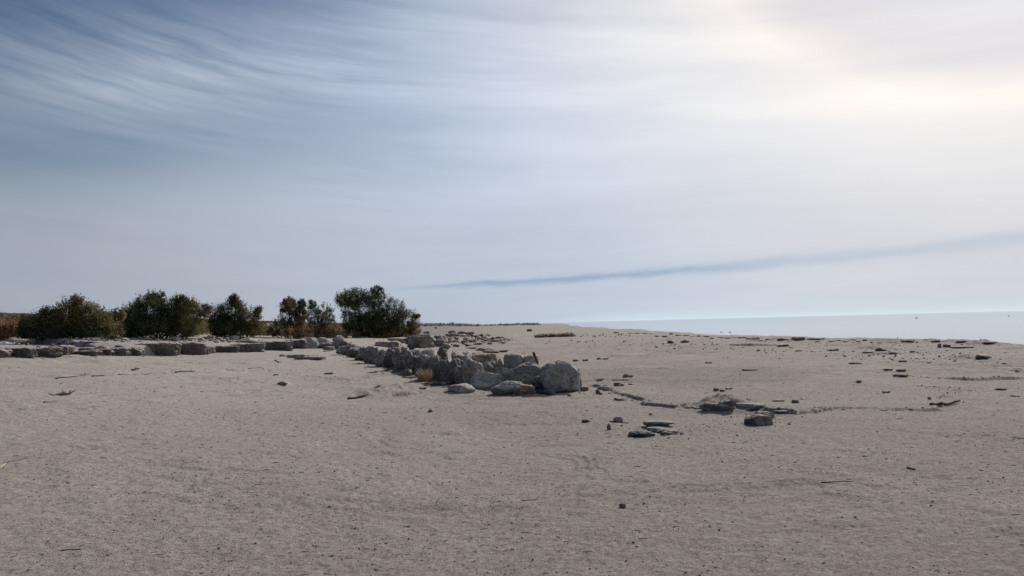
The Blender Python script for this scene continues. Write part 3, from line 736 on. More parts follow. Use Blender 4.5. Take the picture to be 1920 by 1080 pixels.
# stones lying about on the open ground, right half and foreground
D_, S_ = 'slab', 'chip'
srnd = random.Random(3)
LO = [
 (1074, 1085, 673.5, 677.5, 'dark flat stone just beyond the largest boulder, left of a pair', S_, M_DARK), (1092, 1103, 673, 677, 'dark flat stone beyond and right of the largest boulder', S_, M_DARK),
 (1118, 1128, 670, 674, 'dark low stone far behind the end boulder, left half of a pair', S_, M_DARK), (1130, 1141, 671, 674, 'thin dark stone far behind the end boulder, right half of a pair', D_, M_DARK),
 (1322, 1335, 678.5, 681.5, 'thin dark stone alone on the bare flat in the middle distance', D_, M_DARK), (1392, 1422, 691, 695, 'long thin dark slab alone on the bare flat', D_, M_DARK),
 (1168, 1179, 700.5, 708, 'dark chunky stone beside a smaller one right of the end boulder', S_, M_DARK), (1178, 1187, 703, 707.5, 'smaller companion right of the dark chunky stone', S_, M_DARK),
 (1111, 1134, 709, 714.5, 'long flat dark stone right of the largest boulder', D_, M_ROUGH), (1148, 1180, 709.5, 714, 'thin long dark slab right of the flat dark stone', D_, M_ROUGH),
 (1151, 1164, 717, 724.5, 'dark square stone on a crust edge right of the boulders', 'block', M_DARK), (1163, 1171, 719, 724, 'small grey stone touching the dark square stone', S_, M_ROUGH),
 (1178, 1187, 718, 721.5, 'small dark stone right of the dark square stone', S_, M_DARK),
 (1117, 1127, 730, 739, 'reddish dark bit at the left end of the broken crust line', 'shard', M_DARK), (1117, 1132, 724.5, 728.5, 'thin brown crust piece right of the round dark stone', D_, M_ROUGH),
 (1130, 1141, 728, 733, 'small brown crust piece above the left end of the broken crust line', D_, M_ROUGH), (1151, 1175, 744, 751, 'pale bluish flake bedded in the broken crust line', D_, M_PALE),
 (1338, 1348, 726.5, 733.5, 'left stone of three dark ones above the black mound', S_, M_DARK), (1350, 1359, 729, 734.5, 'middle stone of three dark ones above the black mound', S_, M_DARK),
 (1360, 1373, 726, 730, 'flat right stone of three dark ones above the black mound', D_, M_DARK), (1447, 1470, 748.5, 753, 'faint grey flat slab up and right of the black mound', D_, M_ROUGH),
 (1485, 1498, 749, 756, 'dark square stone alone right of the black mound', 'block', M_DARK), (1091, 1106, 785, 792.5, 'small brown stone in front of the largest boulder', S_, M_DARK),
 (1138, 1146, 793.5, 806, 'narrow upright splinter of stone on the sand', 'shard', M_DARK), (1150, 1168, 780.5, 792, 'dark pointed stone lying across a stick', 'shard', M_DARK),
 (1207, 1264, 788, 799, 'pinkish flat slab tilted out of the sand', D_, M_TAN), (1213, 1252, 800, 811, 'crumbling grey slab below the pinkish flat slab', D_, M_ROUGH),
 (1238, 1272, 804, 815, 'crumbling reddish ledge right of the low oval rock', D_, M_TAN), (1179, 1229, 806, 819.5, 'low oval greenish-grey rock in the foreground', 'boulder', M_ROUGH),
 (1397, 1446, 776, 797.5, 'dark-fronted rock with a pale top below the black mound', 'boulder', M_ROUGH), (1418, 1452, 771, 786, 'pale crumbly stone on the back of the dark-fronted rock', 'rough', M_TAN),
 (1311, 1352, 752, 770, 'black wedge of the mound left of its crack', 'shard', M_ROUGH), (1340, 1384, 749, 771, 'tallest black hump of the mound, split by a crack', 'rough', M_ROUGH),
 (1374, 1440, 755, 769, 'long black ridge tapering right from the mound', 'slab', M_DARK), (1450, 1478, 769, 776, 'small dark lump where the mound runs into the crust edge', 'rough', M_ROUGH),
 (1590, 1615, 678, 682.5, 'dark bluish flat stone in the middle of the right flat', D_, M_DARK), (1685, 1700, 674.5, 679, 'brown flat stone highest of a column of four', D_, M_DARK),
 (1739, 1745, 678, 681.5, 'tiny dark stone right of the column of four', S_, M_DARK), (1656, 1673, 690.5, 695, 'small dark stone left in the column of four', D_, M_DARK),
 (1681, 1698, 691.5, 697, 'dark square stone third in the column of four', 'block', M_DARK), (1674, 1703, 700.5, 707, 'largest dark flat stone lowest in the column of four', D_, M_DARK),
 (1606, 1616, 711.5, 718, 'dark stone alone below the dark bluish flat one', S_, M_DARK), (1654, 1669, 732.5, 737, 'thin dark stone above the long crust edge', D_, M_DARK),
 (1739, 1746, 743.5, 749, 'small dark cube of stone above the driftwood plank', 'block', M_DARK), (1866, 1887, 726.5, 732, 'dark flat stone near the right edge', D_, M_DARK),
 (1895, 1912, 740, 744, 'small dark flat stone lowest near the right edge', D_, M_DARK), (1893, 1919, 690, 695, 'dark flat stone at the right edge under the shore', D_, M_ROUGH),
 (1830, 1858, 664, 673, 'dark bluish hump of stone on a low rise near the shore', 'rough', M_ROUGH),
 (1250, 1264, 638.5, 644, 'left dark hump of a pair far out on the flat', 'rough', M_DARK), (1276, 1293, 637, 643, 'right dark hump of a pair far out on the flat', 'rough', M_DARK),
 (1370, 1399, 643.5, 648, 'long dark hump in the distance below the sea', D_, M_DARK), (1452, 1479, 644.5, 650, 'low dark hump right of the long distant one', D_, M_ROUGH),
 (1418, 1426, 655, 658, 'small distant dark stone on the flat', S_, M_DARK), (1490, 1506, 656, 659, 'thin distant dark slab on the flat', D_, M_DARK),
 (1641, 1662, 651.5, 658.5, 'dark peaked stone on the rise before the shore', 'shard', M_DARK), (1618, 1638, 658, 662, 'flat brown stone before the peaked one', D_, M_ROUGH),
 (1554, 1572, 653, 658, 'flat brown stone left of the peaked one', D_, M_ROUGH), (1668, 1686, 658.5, 663.5, 'flat grey stone right of the peaked one', D_, M_ROUGH), (1706, 1716, 657, 661, 'small reddish stone right of the flat grey one', S_, M_DARK),
 (1758, 1766, 644, 652, 'black upright lump at the left end of a dark bank', 'rough', M_DARK), (1768, 1782, 645, 651.5, 'mottled lump right of the black upright one', 'rough', M_ROUGH),
 (1780, 1822, 649, 653, 'long low dark bank beside the mottled lump', D_, M_DARK),
 (1484, 1509, 631, 638.5, 'dark stone heap where the flat meets the sea', 'rough', M_DARK), (1512, 1540, 633.5, 637, 'dark low stones right of the heap at the sea', D_, M_DARK), (1457, 1480, 633, 638, 'brown stones left of the heap at the sea', D_, M_ROUGH),
 (1400, 1425, 632, 636.5, 'mottled stones farther left along the sea edge', D_, M_ROUGH), (1690, 1714, 637, 642.5, 'left dark hummock on the shore rim', 'rough', M_DARK), (1746, 1764, 637.5, 642, 'middle dark hummock on the shore rim', 'rough', M_DARK),
 (1792, 1812, 638.5, 643, 'broad pale-sided hummock on the shore rim', 'rough', M_ROUGH), (1842, 1872, 640, 645, 'right dark hummock on the shore rim', 'rough', M_DARK),
 (802, 812, 765.5, 773, 'single dark stone on the sand in front of the wall', S_, M_DARK), (520, 540, 715, 722.5, 'small grey cone-shaped stone on the pale sand', 'shard', M_ROUGH),
 (988, 998, 616.5, 621.5, 'lone black stone far away near the skyline', S_, M_DARK), (814, 820, 613, 616, 'tiny far dark stone beside the last bush', S_, M_DARK),
 (537, 566, 664, 671, 'left dark crust lump on the sand inside the wall corner', 'rough', M_ROUGH), (552, 572, 664.5, 674, 'grey crust lump in the middle inside the wall corner', 'rough', M_ROUGH),
 (568, 612, 668, 675, 'long dark crust ridge on the sand inside the wall corner', D_, M_ROUGH), (523, 541, 664, 669, 'dark crust bit leftmost inside the wall corner', 'rough', M_DARK),
 (608, 626, 697.5, 702, 'thin dark stone on the sand left of the wall shadow', D_, M_DARK), (512, 522, 700.5, 704, 'dark flat stone left of the small cone', D_, M_DARK),
 (785, 800, 725, 730, 'small brown broken stone before the low flat boulder', 'rough', M_ROUGH), (1161, 1174, 943, 953, 'small black jagged stone alone in the foreground', 'shard', M_DARK),
 (1205, 1211, 942, 945, 'tiny dark pebble right of the black jagged stone', S_, M_DARK), (1217, 1223, 774.5, 778.5, 'tiny dark stone below the broken crust line', S_, M_DARK), (1163, 1169, 796, 799, 'tiny dark chip below the stone on the stick', S_, M_DARK),
]
for a, b, t_, g_, lb, st, mt in LO:
    if st == 'slab' and b - a < 40: st = srnd.choice(['slab', 'rough', 'shard', 'rough']); t_ += .4 if g_ - t_ > 3.4 else 0
    if mt is M_DARK and srnd.random() < .35: mt = M_ROUGH
    if g_ < 660 and mt is M_DARK: mt = M_DARK
    rock(a, b, t_, g_, lb, st, mt, .8, 'rock' if b - a > 12 else 'small_stone', 'rock' if b - a > 12 else 'stone', None)

# shore debris: a broken dark line of clods along the rim
srng = random.Random(5)
k = 0
for x in range(1150, 1650, 13):
    yb = np.interp(x, [1150, 1200, 1440, 1640], [624, 628, 637, 641]) + srng.uniform(-3, 3)
    w = srng.uniform(4, 14); h = srng.uniform(1.2, 3.0)
    rock(x, x + w, yb - h, yb, 'dark clod, %s from the left in the line along the sea edge' % ORD[k], srng.choice(['rough', 'slab']), srng.choice([M_DARK, M_DARK, M_ROUGH]), .9,
         'clod', 'clod', 'clods strewn along the sea edge', 3)
    k += 1

# ------------------------------------------------------------------ sticks and wood
def tube(pts, rads, sides=6, seed=0, jit=.15):
    r = np.random.default_rng(seed); pts = np.asarray(pts, float); n = len(pts)
    V = []; F = []
    for i in range(n):
        d = pts[min(i + 1, n - 1)] - pts[max(i - 1, 0)]; d = d / (np.linalg.norm(d) + 1e-9)
        a = np.cross(d, [0, 0, 1] if abs(d[2]) < .9 else [1, 0, 0]); a /= np.linalg.norm(a); b = np.cross(d, a)
        for s in range(sides):
            th = 2 * math.pi * s / sides; rr = rads[i] * (1 + r.uniform(-jit, jit))
            V.append(pts[i] + a * math.cos(th) * rr + b * math.sin(th) * rr)
    for i in range(n - 1):
        for s in range(sides):
            s2 = (s + 1) % sides
            F.append((i * sides + s, i * sides + s2, (i + 1) * sides + s2, (i + 1) * sides + s))
    V.append(pts[0]); V.append(pts[-1]); c0, c1 = len(V) - 2, len(V) - 1
    for s in range(0, sides, 2):
        F.append((c0, (s + 2) % sides, s + 1, s)); F.append((c1, (n - 1) * sides + s, (n - 1) * sides + s + 1, (n - 1) * sides + (s + 2) % sides))
    return V, F
def merge(parts):
    V = []; F = []
    for v, f in parts:
        o = len(V); V.extend(v); F.extend([tuple(i + o for i in q) for q in f])
    return V, F
def stick(p0, p1, rad, label, mat=M_WOODGREY, bend=.02, name='stick', cat='stick', lift=0.0, n=7, taper=.6, group=None, branch=0):
    """p = pixel position on the ground"""
    a = hit(*p0); b = hit(*p1)
    if label.startswith(('brown stick', 'thick brown', 'long thin stick', 'flat brown')): rad *= .65
    _seed[0] += 1; r = np.random.default_rng(_seed[0])
    L = np.linalg.norm(b - a); pts = []
    for i in range(n):
        t = i / (n - 1); p = a + (b - a) * t + r.normal(size=3) * L * bend * math.sin(math.pi * t)
        p[2] = gz(p[0], p[1]) + rad * .45 + lift * t; pts.append(p)
    o0 = np.array(a); pts = [p - o0 for p in pts]
    parts = [tube(pts, [rad * (1 - (1 - taper) * i / (n - 1)) for i in range(n)], 6, _seed[0])]
    for k in range(branch):
        i = int(r.integers(1, n - 2)); d = (pts[i + 1] - pts[i]); d = d / np.linalg.norm(d)
        e = d * L * r.uniform(.1, .25) + np.array([r.normal() * .12 * L, r.normal() * .12 * L, abs(r.normal()) * .10 * L])
        parts.append(tube([pts[i], pts[i] + e * .5, pts[i] + e], [rad * .6, rad * .45, rad * .2], 5, _seed[0] + k))
    V, F = merge(parts)
    o = link(name, mesh_from(name, V, F, mat, True), o0); tag(o, label, cat, group); return o
# leaning dark post behind the boulders
def leaning_post():
    Y = hit(1008, 712)[1] + .35
    b = np.array([x_at(1009, 676, Y), Y, z_at(1009, 676, Y) - .12]); t_ = np.array([x_at(1000, 660, Y), Y - .1, z_at(1000, 660, Y)])
    pts = [np.zeros(3), (t_ - b) * .5, (t_ - b) * .82, (t_ - b)]
    V, F = tube(pts, [.016, .022, .034, .026], 8, 3)
    tag(link('stick', mesh_from('stick', V, F, M_WOODDARK, True), b), 'short black charred stick leaning up behind the flat tan slab', 'stick')
leaning_post()
stick((984, 722), (1030, 741), .05, 'thick charred driftwood branch with a pale worn tip before the biggest boulders', M_WOODDARK, .04, 'driftwood', 'driftwood', .0, 8, .8, None, 2)
stick((1021, 736), (1036, 740), .055, 'short grey worn log end lying at the tip of the charred branch', M_WOODGREY, .02, 'driftwood', 'driftwood', .02, 6, .9)
stick((1143, 791), (1178, 794), .012, 'thin brown stick under the dark pointed stone', M_WOODBROWN)
stick((1745, 759.5), (1800, 755.5), .03, 'long dark driftwood plank on the right flat', M_WOODDARK, .01, 'driftwood', 'driftwood', .03)
stick((104, 710), (146, 707), .030, 'brown stick leftmost in the line of sticks on the pale sand', M_WOODBROWN, .02)
stick((172, 706), (196, 704.5), .035, 'thick brown stick second in the line of sticks', M_WOODBROWN, .02)
stick((222, 702.5), (284, 700), .022, 'long thin stick third in the line of sticks', M_WOODBROWN, .02)
stick((328, 698), (366, 696.5), .032, 'flat brown stick right end of the line of sticks', M_WOODBROWN, .02)
stick((246, 695), (262, 694.5), .030, 'small forked twig standing above the line of sticks', M_WOODDARK, .05, 'twig', 'twig', .05, 6, .5, None, 3)
stick((82, 755), (110, 751.5), .02, 'grey curved stick below the heap of dry twigs', M_WOODGREY, .03)
stick((0, 879), (10, 868), .007, 'pale straw-coloured stem bending at the left edge of the foreground', M_STRAWPALE, .03, 'straw_stem', 'stem')
stick((9, 868.5), (50, 860), .006, 'thin brown stem running right from the pale bent one in the foreground', M_WOODBROWN, .02, 'straw_stem', 'stem')
stick((977, 939), (1008, 936), .004, 'thin dark twig alone on the gravelly foreground', M_WOODDARK, .04, 'twig', 'twig')
stick((115, 1033), (152, 1030), .006, 'dark twig near the bottom left corner', M_WOODDARK, .05, 'twig', 'twig', 0, 7, .5, None, 2)
stick((653, 749), (690, 742), .03, 'dark root end sticking from the left tip of the sandy mound', M_WOODDARK, .04, 'root', 'root', .02)
stick((759, 719), (782, 715), .02, 'reddish stick on the sand below the golden tuft', M_WOODBROWN, .03)
stick((608, 660), (622, 658), .04, 'reddish brown wood piece at the inside foot of the wall corner', M_WOODBROWN, .02, 'driftwood', 'driftwood')
stick((465, 692), (492, 689), .022, 'brown stick on the sand left of the crust lumps', M_WOODBROWN, .03)
stick((516, 676), (524, 680), .025, 'tiny slanting stick between sand and crust lumps', M_WOODDARK, .02, 'twig', 'twig')
stick((1540, 905), (1600, 903), .006, 'dark thin twig on the right foreground', M_WOODDARK, .03, 'twig', 'twig')
stick((1700, 878), (1716, 881), .010, 'short dark stick in the right foreground', M_WOODDARK, .03, 'twig', 'twig')
stick((1285, 765), (1325, 767), .012, 'thin dark stick on the crust edge left of the black mound', M_WOODDARK, .03)

def twig_heap(px, py, wpx, n, label, mat, hmax=.10):
    c = hit(px, py); r = np.random.default_rng(int(px)); W = wpx * c[1] / FPX; parts = []
    for k in range(n):
        a = np.array([r.normal() * W * .25, r.normal() * W * .25, 0.01]); th = r.uniform(0, 6.28); L = r.uniform(.2, .5) * W
        up = r.uniform(0, hmax) * (1 if r.random() < .4 else .25)
        e = np.array([math.cos(th) * L, math.sin(th) * L, up]); m = a + e * .5 + r.normal(size=3) * .04 * L; m[2] = abs(m[2]) + .01
        parts.append(tube([a, m, a + e], [.011, .010, .005], 5, k))
    V, F = merge(parts)
    tag(link('twig_heap', mesh_from('twig_heap', V, F, mat, True), c), label, 'twigs')
twig_heap(120, 741, 26, 30, 'small heap of dry dark twigs on the left sand', M_WOODBROWN)
twig_heap(1000, 729, 34, 18, 'tangle of dark twigs caught between the end boulders', M_WOODDARK, .1)
twig_heap(822, 722, 60, 26, 'dark scattered twigs in the wall shadow right of the golden tuft', M_WOODDARK, .08)

# ------------------------------------------------------------------ grass tufts
def tuft(px, py, wpx, hpx, n, label, mat, name='grass_tuft', blade=.006):
    c = hit(px, py); r = np.random.default_rng(int(px) + 1); W = wpx * c[1] / FPX; H = hpx * c[1] / FPX
    V = []; F = []
    for k in range(n):
        b = np.array([r.normal() * W * .22, r.normal() * W * .18, -.01]); th = r.uniform(0, 6.28); h = H * r.uniform(.30, 1.05) * math.exp(-(b[0] / (W * .42)) ** 2); th = math.atan2(b[1], b[0]) + r.normal() * .8
        lean = r.uniform(.05, .75) * h; d = np.array([math.cos(th), math.sin(th), 0]) ; s = np.array([-d[1], d[0], 0]) * blade * r.uniform(.6, 1.3)
        pts = [b, b + d * lean * .3 + [0, 0, h * .5], b + d * lean + [0, 0, h]]
        o = len(V)
        V += [pts[0] - s, pts[0] + s, pts[1] + s * .8, pts[1] - s * .8, pts[2] + s * .2, pts[2] - s * .2]
        F += [(o, o + 1, o + 2, o + 3), (o + 3, o + 2, o + 4, o + 5)]
        for q in range(3):   # side sprays
            t = r.uniform(.4, .95); p = b + (pts[2] - b) * t; e = p + np.array([r.normal() * .05, r.normal() * .05, r.uniform(0, .06)]) * H * 2
            o = len(V); V += [p - s * .5, p + s * .5, e + s * .3, e - s * .3]; F.append((o, o + 1, o + 2, o + 3))
    return tag(link(name, mesh_from(name, V, F, mat, False), c), label, 'grass')
tuft(796, 715, 30, 27, 420, 'golden dry grass tuft standing in the wall shadow', M_STRAW, blade=.007)
tuft(752, 740, 60, 9, 260, 'sparse pale grass growing on the sandy mound', M_STRAWPALE, blade=.004)
tuft(982, 668, 10, 13, 24, 'thin dry grass wisp between the dark block and tan slab', M_STRAW)
tuft(578, 636, 18, 18, 40, 'thin straw wisp standing against the dark bushes', M_STRAW)

# ------------------------------------------------------------------ shrubs
GREEN = [(.058, .066, .026), (.075, .082, .034), (.040, .050, .022)]
OLIVE = [(.125, .110, .045), (.155, .130, .060), (.085, .085, .036)]
RUST = [(.120, .085, .048), (.150, .108, .062), (.085, .064, .038), (.080, .078, .036)]
GREYG = [(.12, .125, .095), (.16, .16, .125), (.09, .095, .07)]
TANS = [(.24, .155, .095), (.20, .125, .08), (.28, .19, .12)]
def shrub(lobes, gx, gyp, label, n,  name='shrub', seed=1, leaf=.05, depthk=.8, stems=14, cat='bush', Y=None, clump=.22, top_wisps=10, loose=1.0):
    """lobes: (cx, cy, rx, ry, palette, weight) in photo pixels, standing on the ground at (gx, gyp)"""
    lobes = [(a_, b_ , c_ * 1.10, d_ * 1.06, p_, w_) for a_, b_, c_, d_, p_, w_ in lobes]; n = int(n * 1.35)
    r = np.random.default_rng(seed)
    base = hit(gx, gyp); Yb = base[1] if Y is None else Y
    if Y is not None: base = np.array([x_at(gx, gyp, Y), Y, gz(x_at(gx, gyp, Y), Y)])
    half = max(l[2] for l in lobes) * Yb / FPX * depthk
    Yc = Yb + half * .8
    bz = gz(x_at(gx, gyp, Yc), Yc)
    root = empty(name, (x_at(gx, gyp, Yc), Yc, bz)); tag(root, label, cat)
    O = np.array(root.location)
    C = []; A = []; T = []; tot = sum(l[5] for l in lobes)
    stem_parts = []
    for li, (cx, cy, rx, ry, pal, wt) in enumerate(lobes):
        k = Yc / FPX
        c = np.array([x_at(cx, cy, Yc), Yc + r.uniform(-.25, .25) * half, z_at(cx, cy, Yc)]) - O
        rad = np.array([rx * k, max(rx * k * depthk, .15), ry * k])
        m = int(n * wt / tot)
        ncl = max(5, int(m / 70))
        # clumps through the volume, more of them near its surface
        u = r.normal(size=(ncl, 3)); u /= np.linalg.norm(u, axis=1)[:, None]
        cr = r.uniform(.25, 1.0, ncl) ** .5
        cc = c + u * cr[:, None] * rad * .88
        cs = clump * r.uniform(.55, 1.25, ncl) * min(1.0, rad.min() / .6 + .3)
        idx = r.integers(0, ncl, m)
        p = cc[idx] + r.normal(size=(m, 3)) * cs[idx][:, None] * np.array([.55, .55, .62]) * loose
        pc = np.array(pal); cpick = r.integers(0, len(pal), ncl)
        col = pc[cpick[idx]] * r.uniform(.7, 1.8, (ncl, 1))[idx] * r.uniform(.7, 1.35, (m, 1))
        C.append(p); T.append(col)
        # wisps that break the outline, with stems
        for w in range(top_wisps):
            th = r.uniform(-1.25, 1.25) ; s0 = c + np.array([math.sin(th) * rad[0] * .7, r.uniform(-.4, .4) * rad[1], math.cos(th) * rad[2] * .75])
            d = np.array([math.sin(th) * .6, r.normal() * .2, math.cos(th) * .8 + .25]) ; L = r.uniform(.12, .42) * rad[2] + .08
            s1 = s0 + d * L
            nl = int(26 * min(1, .05 / leaf) + 6); tt = r.uniform(.05, 1.0, nl)
            C.append(s0 + (s1 - s0) * tt[:, None] + r.normal(size=(nl, 3)) * .045)
            T.append(pc[r.integers(0, len(pal), nl)] * r.uniform(.8, 1.4, (nl, 1)))
            stem_parts.append(tube([s0 - d * .2, (s0 + s1) / 2, s1], [.009, .006, .003], 4, w))
        for s in range(max(2, int(stems * wt / tot))):
            tgt = c + u[s % ncl] * rad * .7
            b0 = np.array([c[0] * .55 + r.normal() * .15 * rad[0], r.normal() * .15, -.05]); mid = (b0 + tgt) / 2 + r.normal(size=3) * .08; mid[2] = max(mid[2], .05)
            stem_parts.append(tube([b0, (b0 + mid) / 2 + r.normal(size=3) * .03, mid, tgt], [.035, .028, .020, .007], 5, s))
            for q in range(3):
                j = r.integers(0, ncl); e = cc[j]; m0 = mid + (tgt - mid) * r.uniform(0, .6)
                stem_parts.append(tube([m0, (m0 + e) / 2 + r.normal(size=3) * .05, e], [.014, .010, .005], 4, q))
    C = np.concatenate(C); T = np.concatenate(T)
    zmin = np.array([gz(C[0, 0] + O[0], O[1])])[0] - O[2]
    keep = C[:, 2] > .02; C, T = C[keep], T[keep]
    m = len(C)
    d1 = r.normal(size=(m, 3)); d1[:, 2] += .5; d1 /= np.linalg.norm(d1, axis=1)[:, None]
    d2 = np.cross(d1, r.normal(size=(m, 3))); d2 /= np.linalg.norm(d2, axis=1)[:, None]
    L = leaf * r.uniform(.5, 1.3, (m, 1)); Wd = L * r.uniform(.28, .5, (m, 1))
    V = np.stack([C - d1 * L, C + d2 * Wd, C + d1 * L, C - d2 * Wd], 1).reshape(-1, 3)
    F = np.arange(4 * m).reshape(m, 4)
    link('foliage', mesh_from('foliage', V, F, M_LEAF, False, None, T), (0, 0, 0), root)
    sv, sf = merge(stem_parts)
    link('stems', mesh_from('stems', sv, sf, M_STEM, True), (0, 0, 0), root)
    return root

shrub([(60, 616, 20, 22, GREEN, 1.0), (90, 606, 26, 28, GREEN, 1.6), (125, 598, 32, 36, OLIVE, 2.6), (140, 574, 16, 16, OLIVE, .7), (165, 600, 28, 30, OLIVE, 2.0),
       (190, 613, 24, 24, OLIVE, 1.4), (110, 622, 50, 18, GREEN, 2.6), (175, 624, 32, 16, GREEN, 1.6), (52, 625, 16, 13, GREEN, .9)], 115, 639, 'olive-brown rounded bush with a spiky top, leftmost of the big bushes', 30000, seed=11, stems=26, top_wisps=9)
shrub([(205, 604, 18, 16, RUST, 1.0), (222, 592, 12, 8, OLIVE, .4), (190, 600, 14, 12, RUST, .5), (212, 620, 18, 16, RUST, .8)], 208, 637, 'rusty brown low shrub between the leftmost bush and the broad dark one', 6500, seed=12, stems=12, top_wisps=7)
shrub([(245, 600, 26, 32, GREEN, 2.0), (285, 582, 30, 30, GREEN, 2.6), (325, 584, 30, 28, GREEN, 2.6), (358, 592, 24, 30, OLIVE, 1.8), (290, 612, 60, 24, GREEN, 4.0), (350, 617, 36, 18, OLIVE, 1.6),
       (293, 560, 12, 11, GREEN, .5), (345, 568, 12, 10, GREEN, .5), (240, 622, 26, 14, GREEN, 1.2), (385, 583, 12, 10, RUST, .4)], 300, 637, 'broad dark green bush, widest of the row, twin humped top', 44000, seed=13, stems=36, top_wisps=8)
shrub([(405, 604, 20, 30, GREEN, 2.0), (436, 586, 22, 28, GREEN, 2.2), (440, 563, 9, 9, RUST, .4), (465, 600, 20, 24, RUST, 1.4), (430, 617, 40, 19, GREEN, 2.6), (482, 588, 9, 11, RUST, .4), (478, 619, 18, 14, OLIVE, .9)],
      435, 636, 'dark pointed bush with brown tips, third big bush from the left', 23000, seed=14, stems=22, top_wisps=8)
shrub([(527, 605, 14, 12, OLIVE, .5), (545, 578, 22, 16, RUST, 1.4), (562, 590, 14, 14, RUST, .9), (556, 610, 20, 16, RUST, .9), (540, 566, 12, 7, OLIVE, .4), (567, 570, 8, 7, GREEN, .3)],
      562, 635, 'slender brown airy shrub standing right of the gap in the bushes', 13000, seed=15, stems=20, top_wisps=7, clump=.17)
shrub([(588, 590, 14, 20, GREYG, 1.0), (612, 592, 18, 20, GREYG, 1.3), (598, 612, 24, 18, RUST, .9), (584, 571, 8, 6, GREYG, .3), (620, 616, 22, 14, RUST, .8)], 602, 634, 'thin grey-green see-through shrub beside the last big bush', 8500, seed=16, stems=26, top_wisps=8, clump=.15)
shrub([(645, 562, 18, 16, OLIVE, 1.8), (668, 560, 24, 20, GREEN, 2.4), (700, 560, 24, 20, GREEN, 1.8), (690, 582, 42, 32, GREEN, 4.4), (735, 588, 32, 30, GREEN, 2.8), (708, 545, 12, 7, GREEN, .4),
       (762, 602, 22, 24, OLIVE, 1.3), (778, 612, 14, 18, RUST, .7), (700, 612, 60, 22, GREEN, 6.0), (652, 600, 16, 26, GREEN, 1.4), (715, 600, 48, 30, GREEN, 4.5), (782, 596, 7, 6, RUST, .2), (758, 620, 28, 14, RUST, .8)],
      705, 634, 'tallest dark bush at the right end of the row, its right flank brown', 64000, seed=17, stems=40, top_wisps=8)
shrub([(778, 622, 12, 12, TANS, 1.0), (771, 614, 8, 8, TANS, .5)], 776, 636, 'orange-tan dry shrub at the right foot of the tallest bush', 2600, 'dry_shrub', 18, stems=12, top_wisps=6, clump=.14)
shrub([(12, 619, 24, 18, [(.22, .125, .085), (.26, .15, .10), (.19, .11, .075)], 1.0), (-8, 616, 16, 20, [(.22, .125, .085), (.26, .15, .10)], .8)], 8, 639, 'reddish-tan dry rounded bush at the left edge', 9000, 'dry_shrub', 19, stems=16, top_wisps=5)
shrub([(515, 622, 14, 9, RUST, 1.0), (540, 624, 18, 9, TANS, .8), (570, 624, 20, 9, RUST, 1)], 540, 635, 'low dead rust-brown brush in the gap between the bushes', 3800, 'dead_brush', 20, stems=16, top_wisps=5, clump=.15)
shrub([(30, 606, 22, 10, OLIVE, 1.0), (55, 600, 12, 9, OLIVE, .5), (-10, 600, 20, 10, OLIVE, .6)], 25, 625, 'pale olive scrub behind the reddish bush at the left edge', 3600, 'shrub', 21, leaf=.09, stems=8, top_wisps=5, Y=62, clump=.3)
shrub([(1008 + 7 * i, 630.0 - .1 * i, 9, 1.8 + .15 * i, [(.20, .155, .125), (.25, .20, .165)], 1.0) for i in range(10)], 1040, 632, 'long low brown scrub patch far out on the flat', 4200, 'low_scrub', 22, leaf=.08, stems=1, top_wisps=0, depthk=1.0, clump=.30)

# small stubble by the far flat
def stubble():
    r = np.random.default_rng(5); k = 0
    for px in range(1088, 1180, 7):
        x = px + r.uniform(-3, 3); y = 630 + r.uniform(-1.5, 2.5)
        tuft(x, y, 3, r.uniform(2.5, 5), 12, 'short dead reed clump, %s from the left in the row on the far flat' % ORD[k], M_STEM, 'reed_clump', .025)['group'] = 'reed clumps on the far flat'; k += 1
stubble()

# far belt of trees on the skyline and scrub on the left slope: uncountable, one object each
def far_mass(name, spots, leafs, pal, seed, ny=18):
    r = np.random.default_rng(seed); C = []; T = []; S = []
    for (x, y, w, h) in spots:
        z = gz(x, y); m = ny
        p = np.array([x, y, z]) + r.normal(size=(m, 3)) * [w * .4, w * .3, h * .25]; p[:, 2] = z + np.abs(p[:, 2] - z) + h * .12
        C.append(p); T.append(np.array(pal)[r.integers(0, len(pal))] * r.uniform(.7, 1.3, (m, 1))); S.append(np.full((m, 1), leafs * w))
    C = np.concatenate(C); T = np.concatenate(T); S = np.concatenate(S); m = len(C)
    d1 = r.normal(size=(m, 3)); d1 /= np.linalg.norm(d1, axis=1)[:, None]; d2 = np.cross(d1, r.normal(size=(m, 3))); d2 /= np.linalg.norm(d2, axis=1)[:, None]
    V = np.stack([C - d1 * S, C + d2 * S * .6, C + d1 * S, C - d2 * S * .6], 1).reshape(-1, 3)
    return link(name, mesh_from(name, V, np.arange(4 * m).reshape(m, 4), M_LEAF, False, None, T))
sp = []
for k in range(1500):
    y = 62 * math.exp(rng.uniform(0, 2.6)); u = rng.uniform(-.78, -.34) if rng.random() < .85 else rng.uniform(-.34, -.15)
    sp.append((u * y, y, rng.uniform(.8, 2.4) * (1 + y / 300), rng.uniform(.25, .6)))
tag(far_mass('desert_scrub', sp, .22, RUST + OLIVE + [(.19, .14, .11)] * 6, 3), 'brown low desert scrub covering the far slope on the left', 'scrub', kind='stuff')
sp = []
for k in range(260):
    px = rng.uniform(786, 870) if k % 3 else rng.uniform(786, 1000); Yd = rng.uniform(500, 800)
    X = (px - 960) / FPX * Yd
    sp.append((X, Yd, rng.uniform(4, 9), rng.uniform(1.0, 2.2) * (.8 if px < 870 else .3)))
tag(far_mass('far_trees', sp, .22, [(.19, .19, .195), (.22, .215, .21)], 4, 12), 'thin dark belt of far trees on the skyline', 'trees', kind='stuff')  # pale grey leaf colours carry the distance haze, no air volume is built

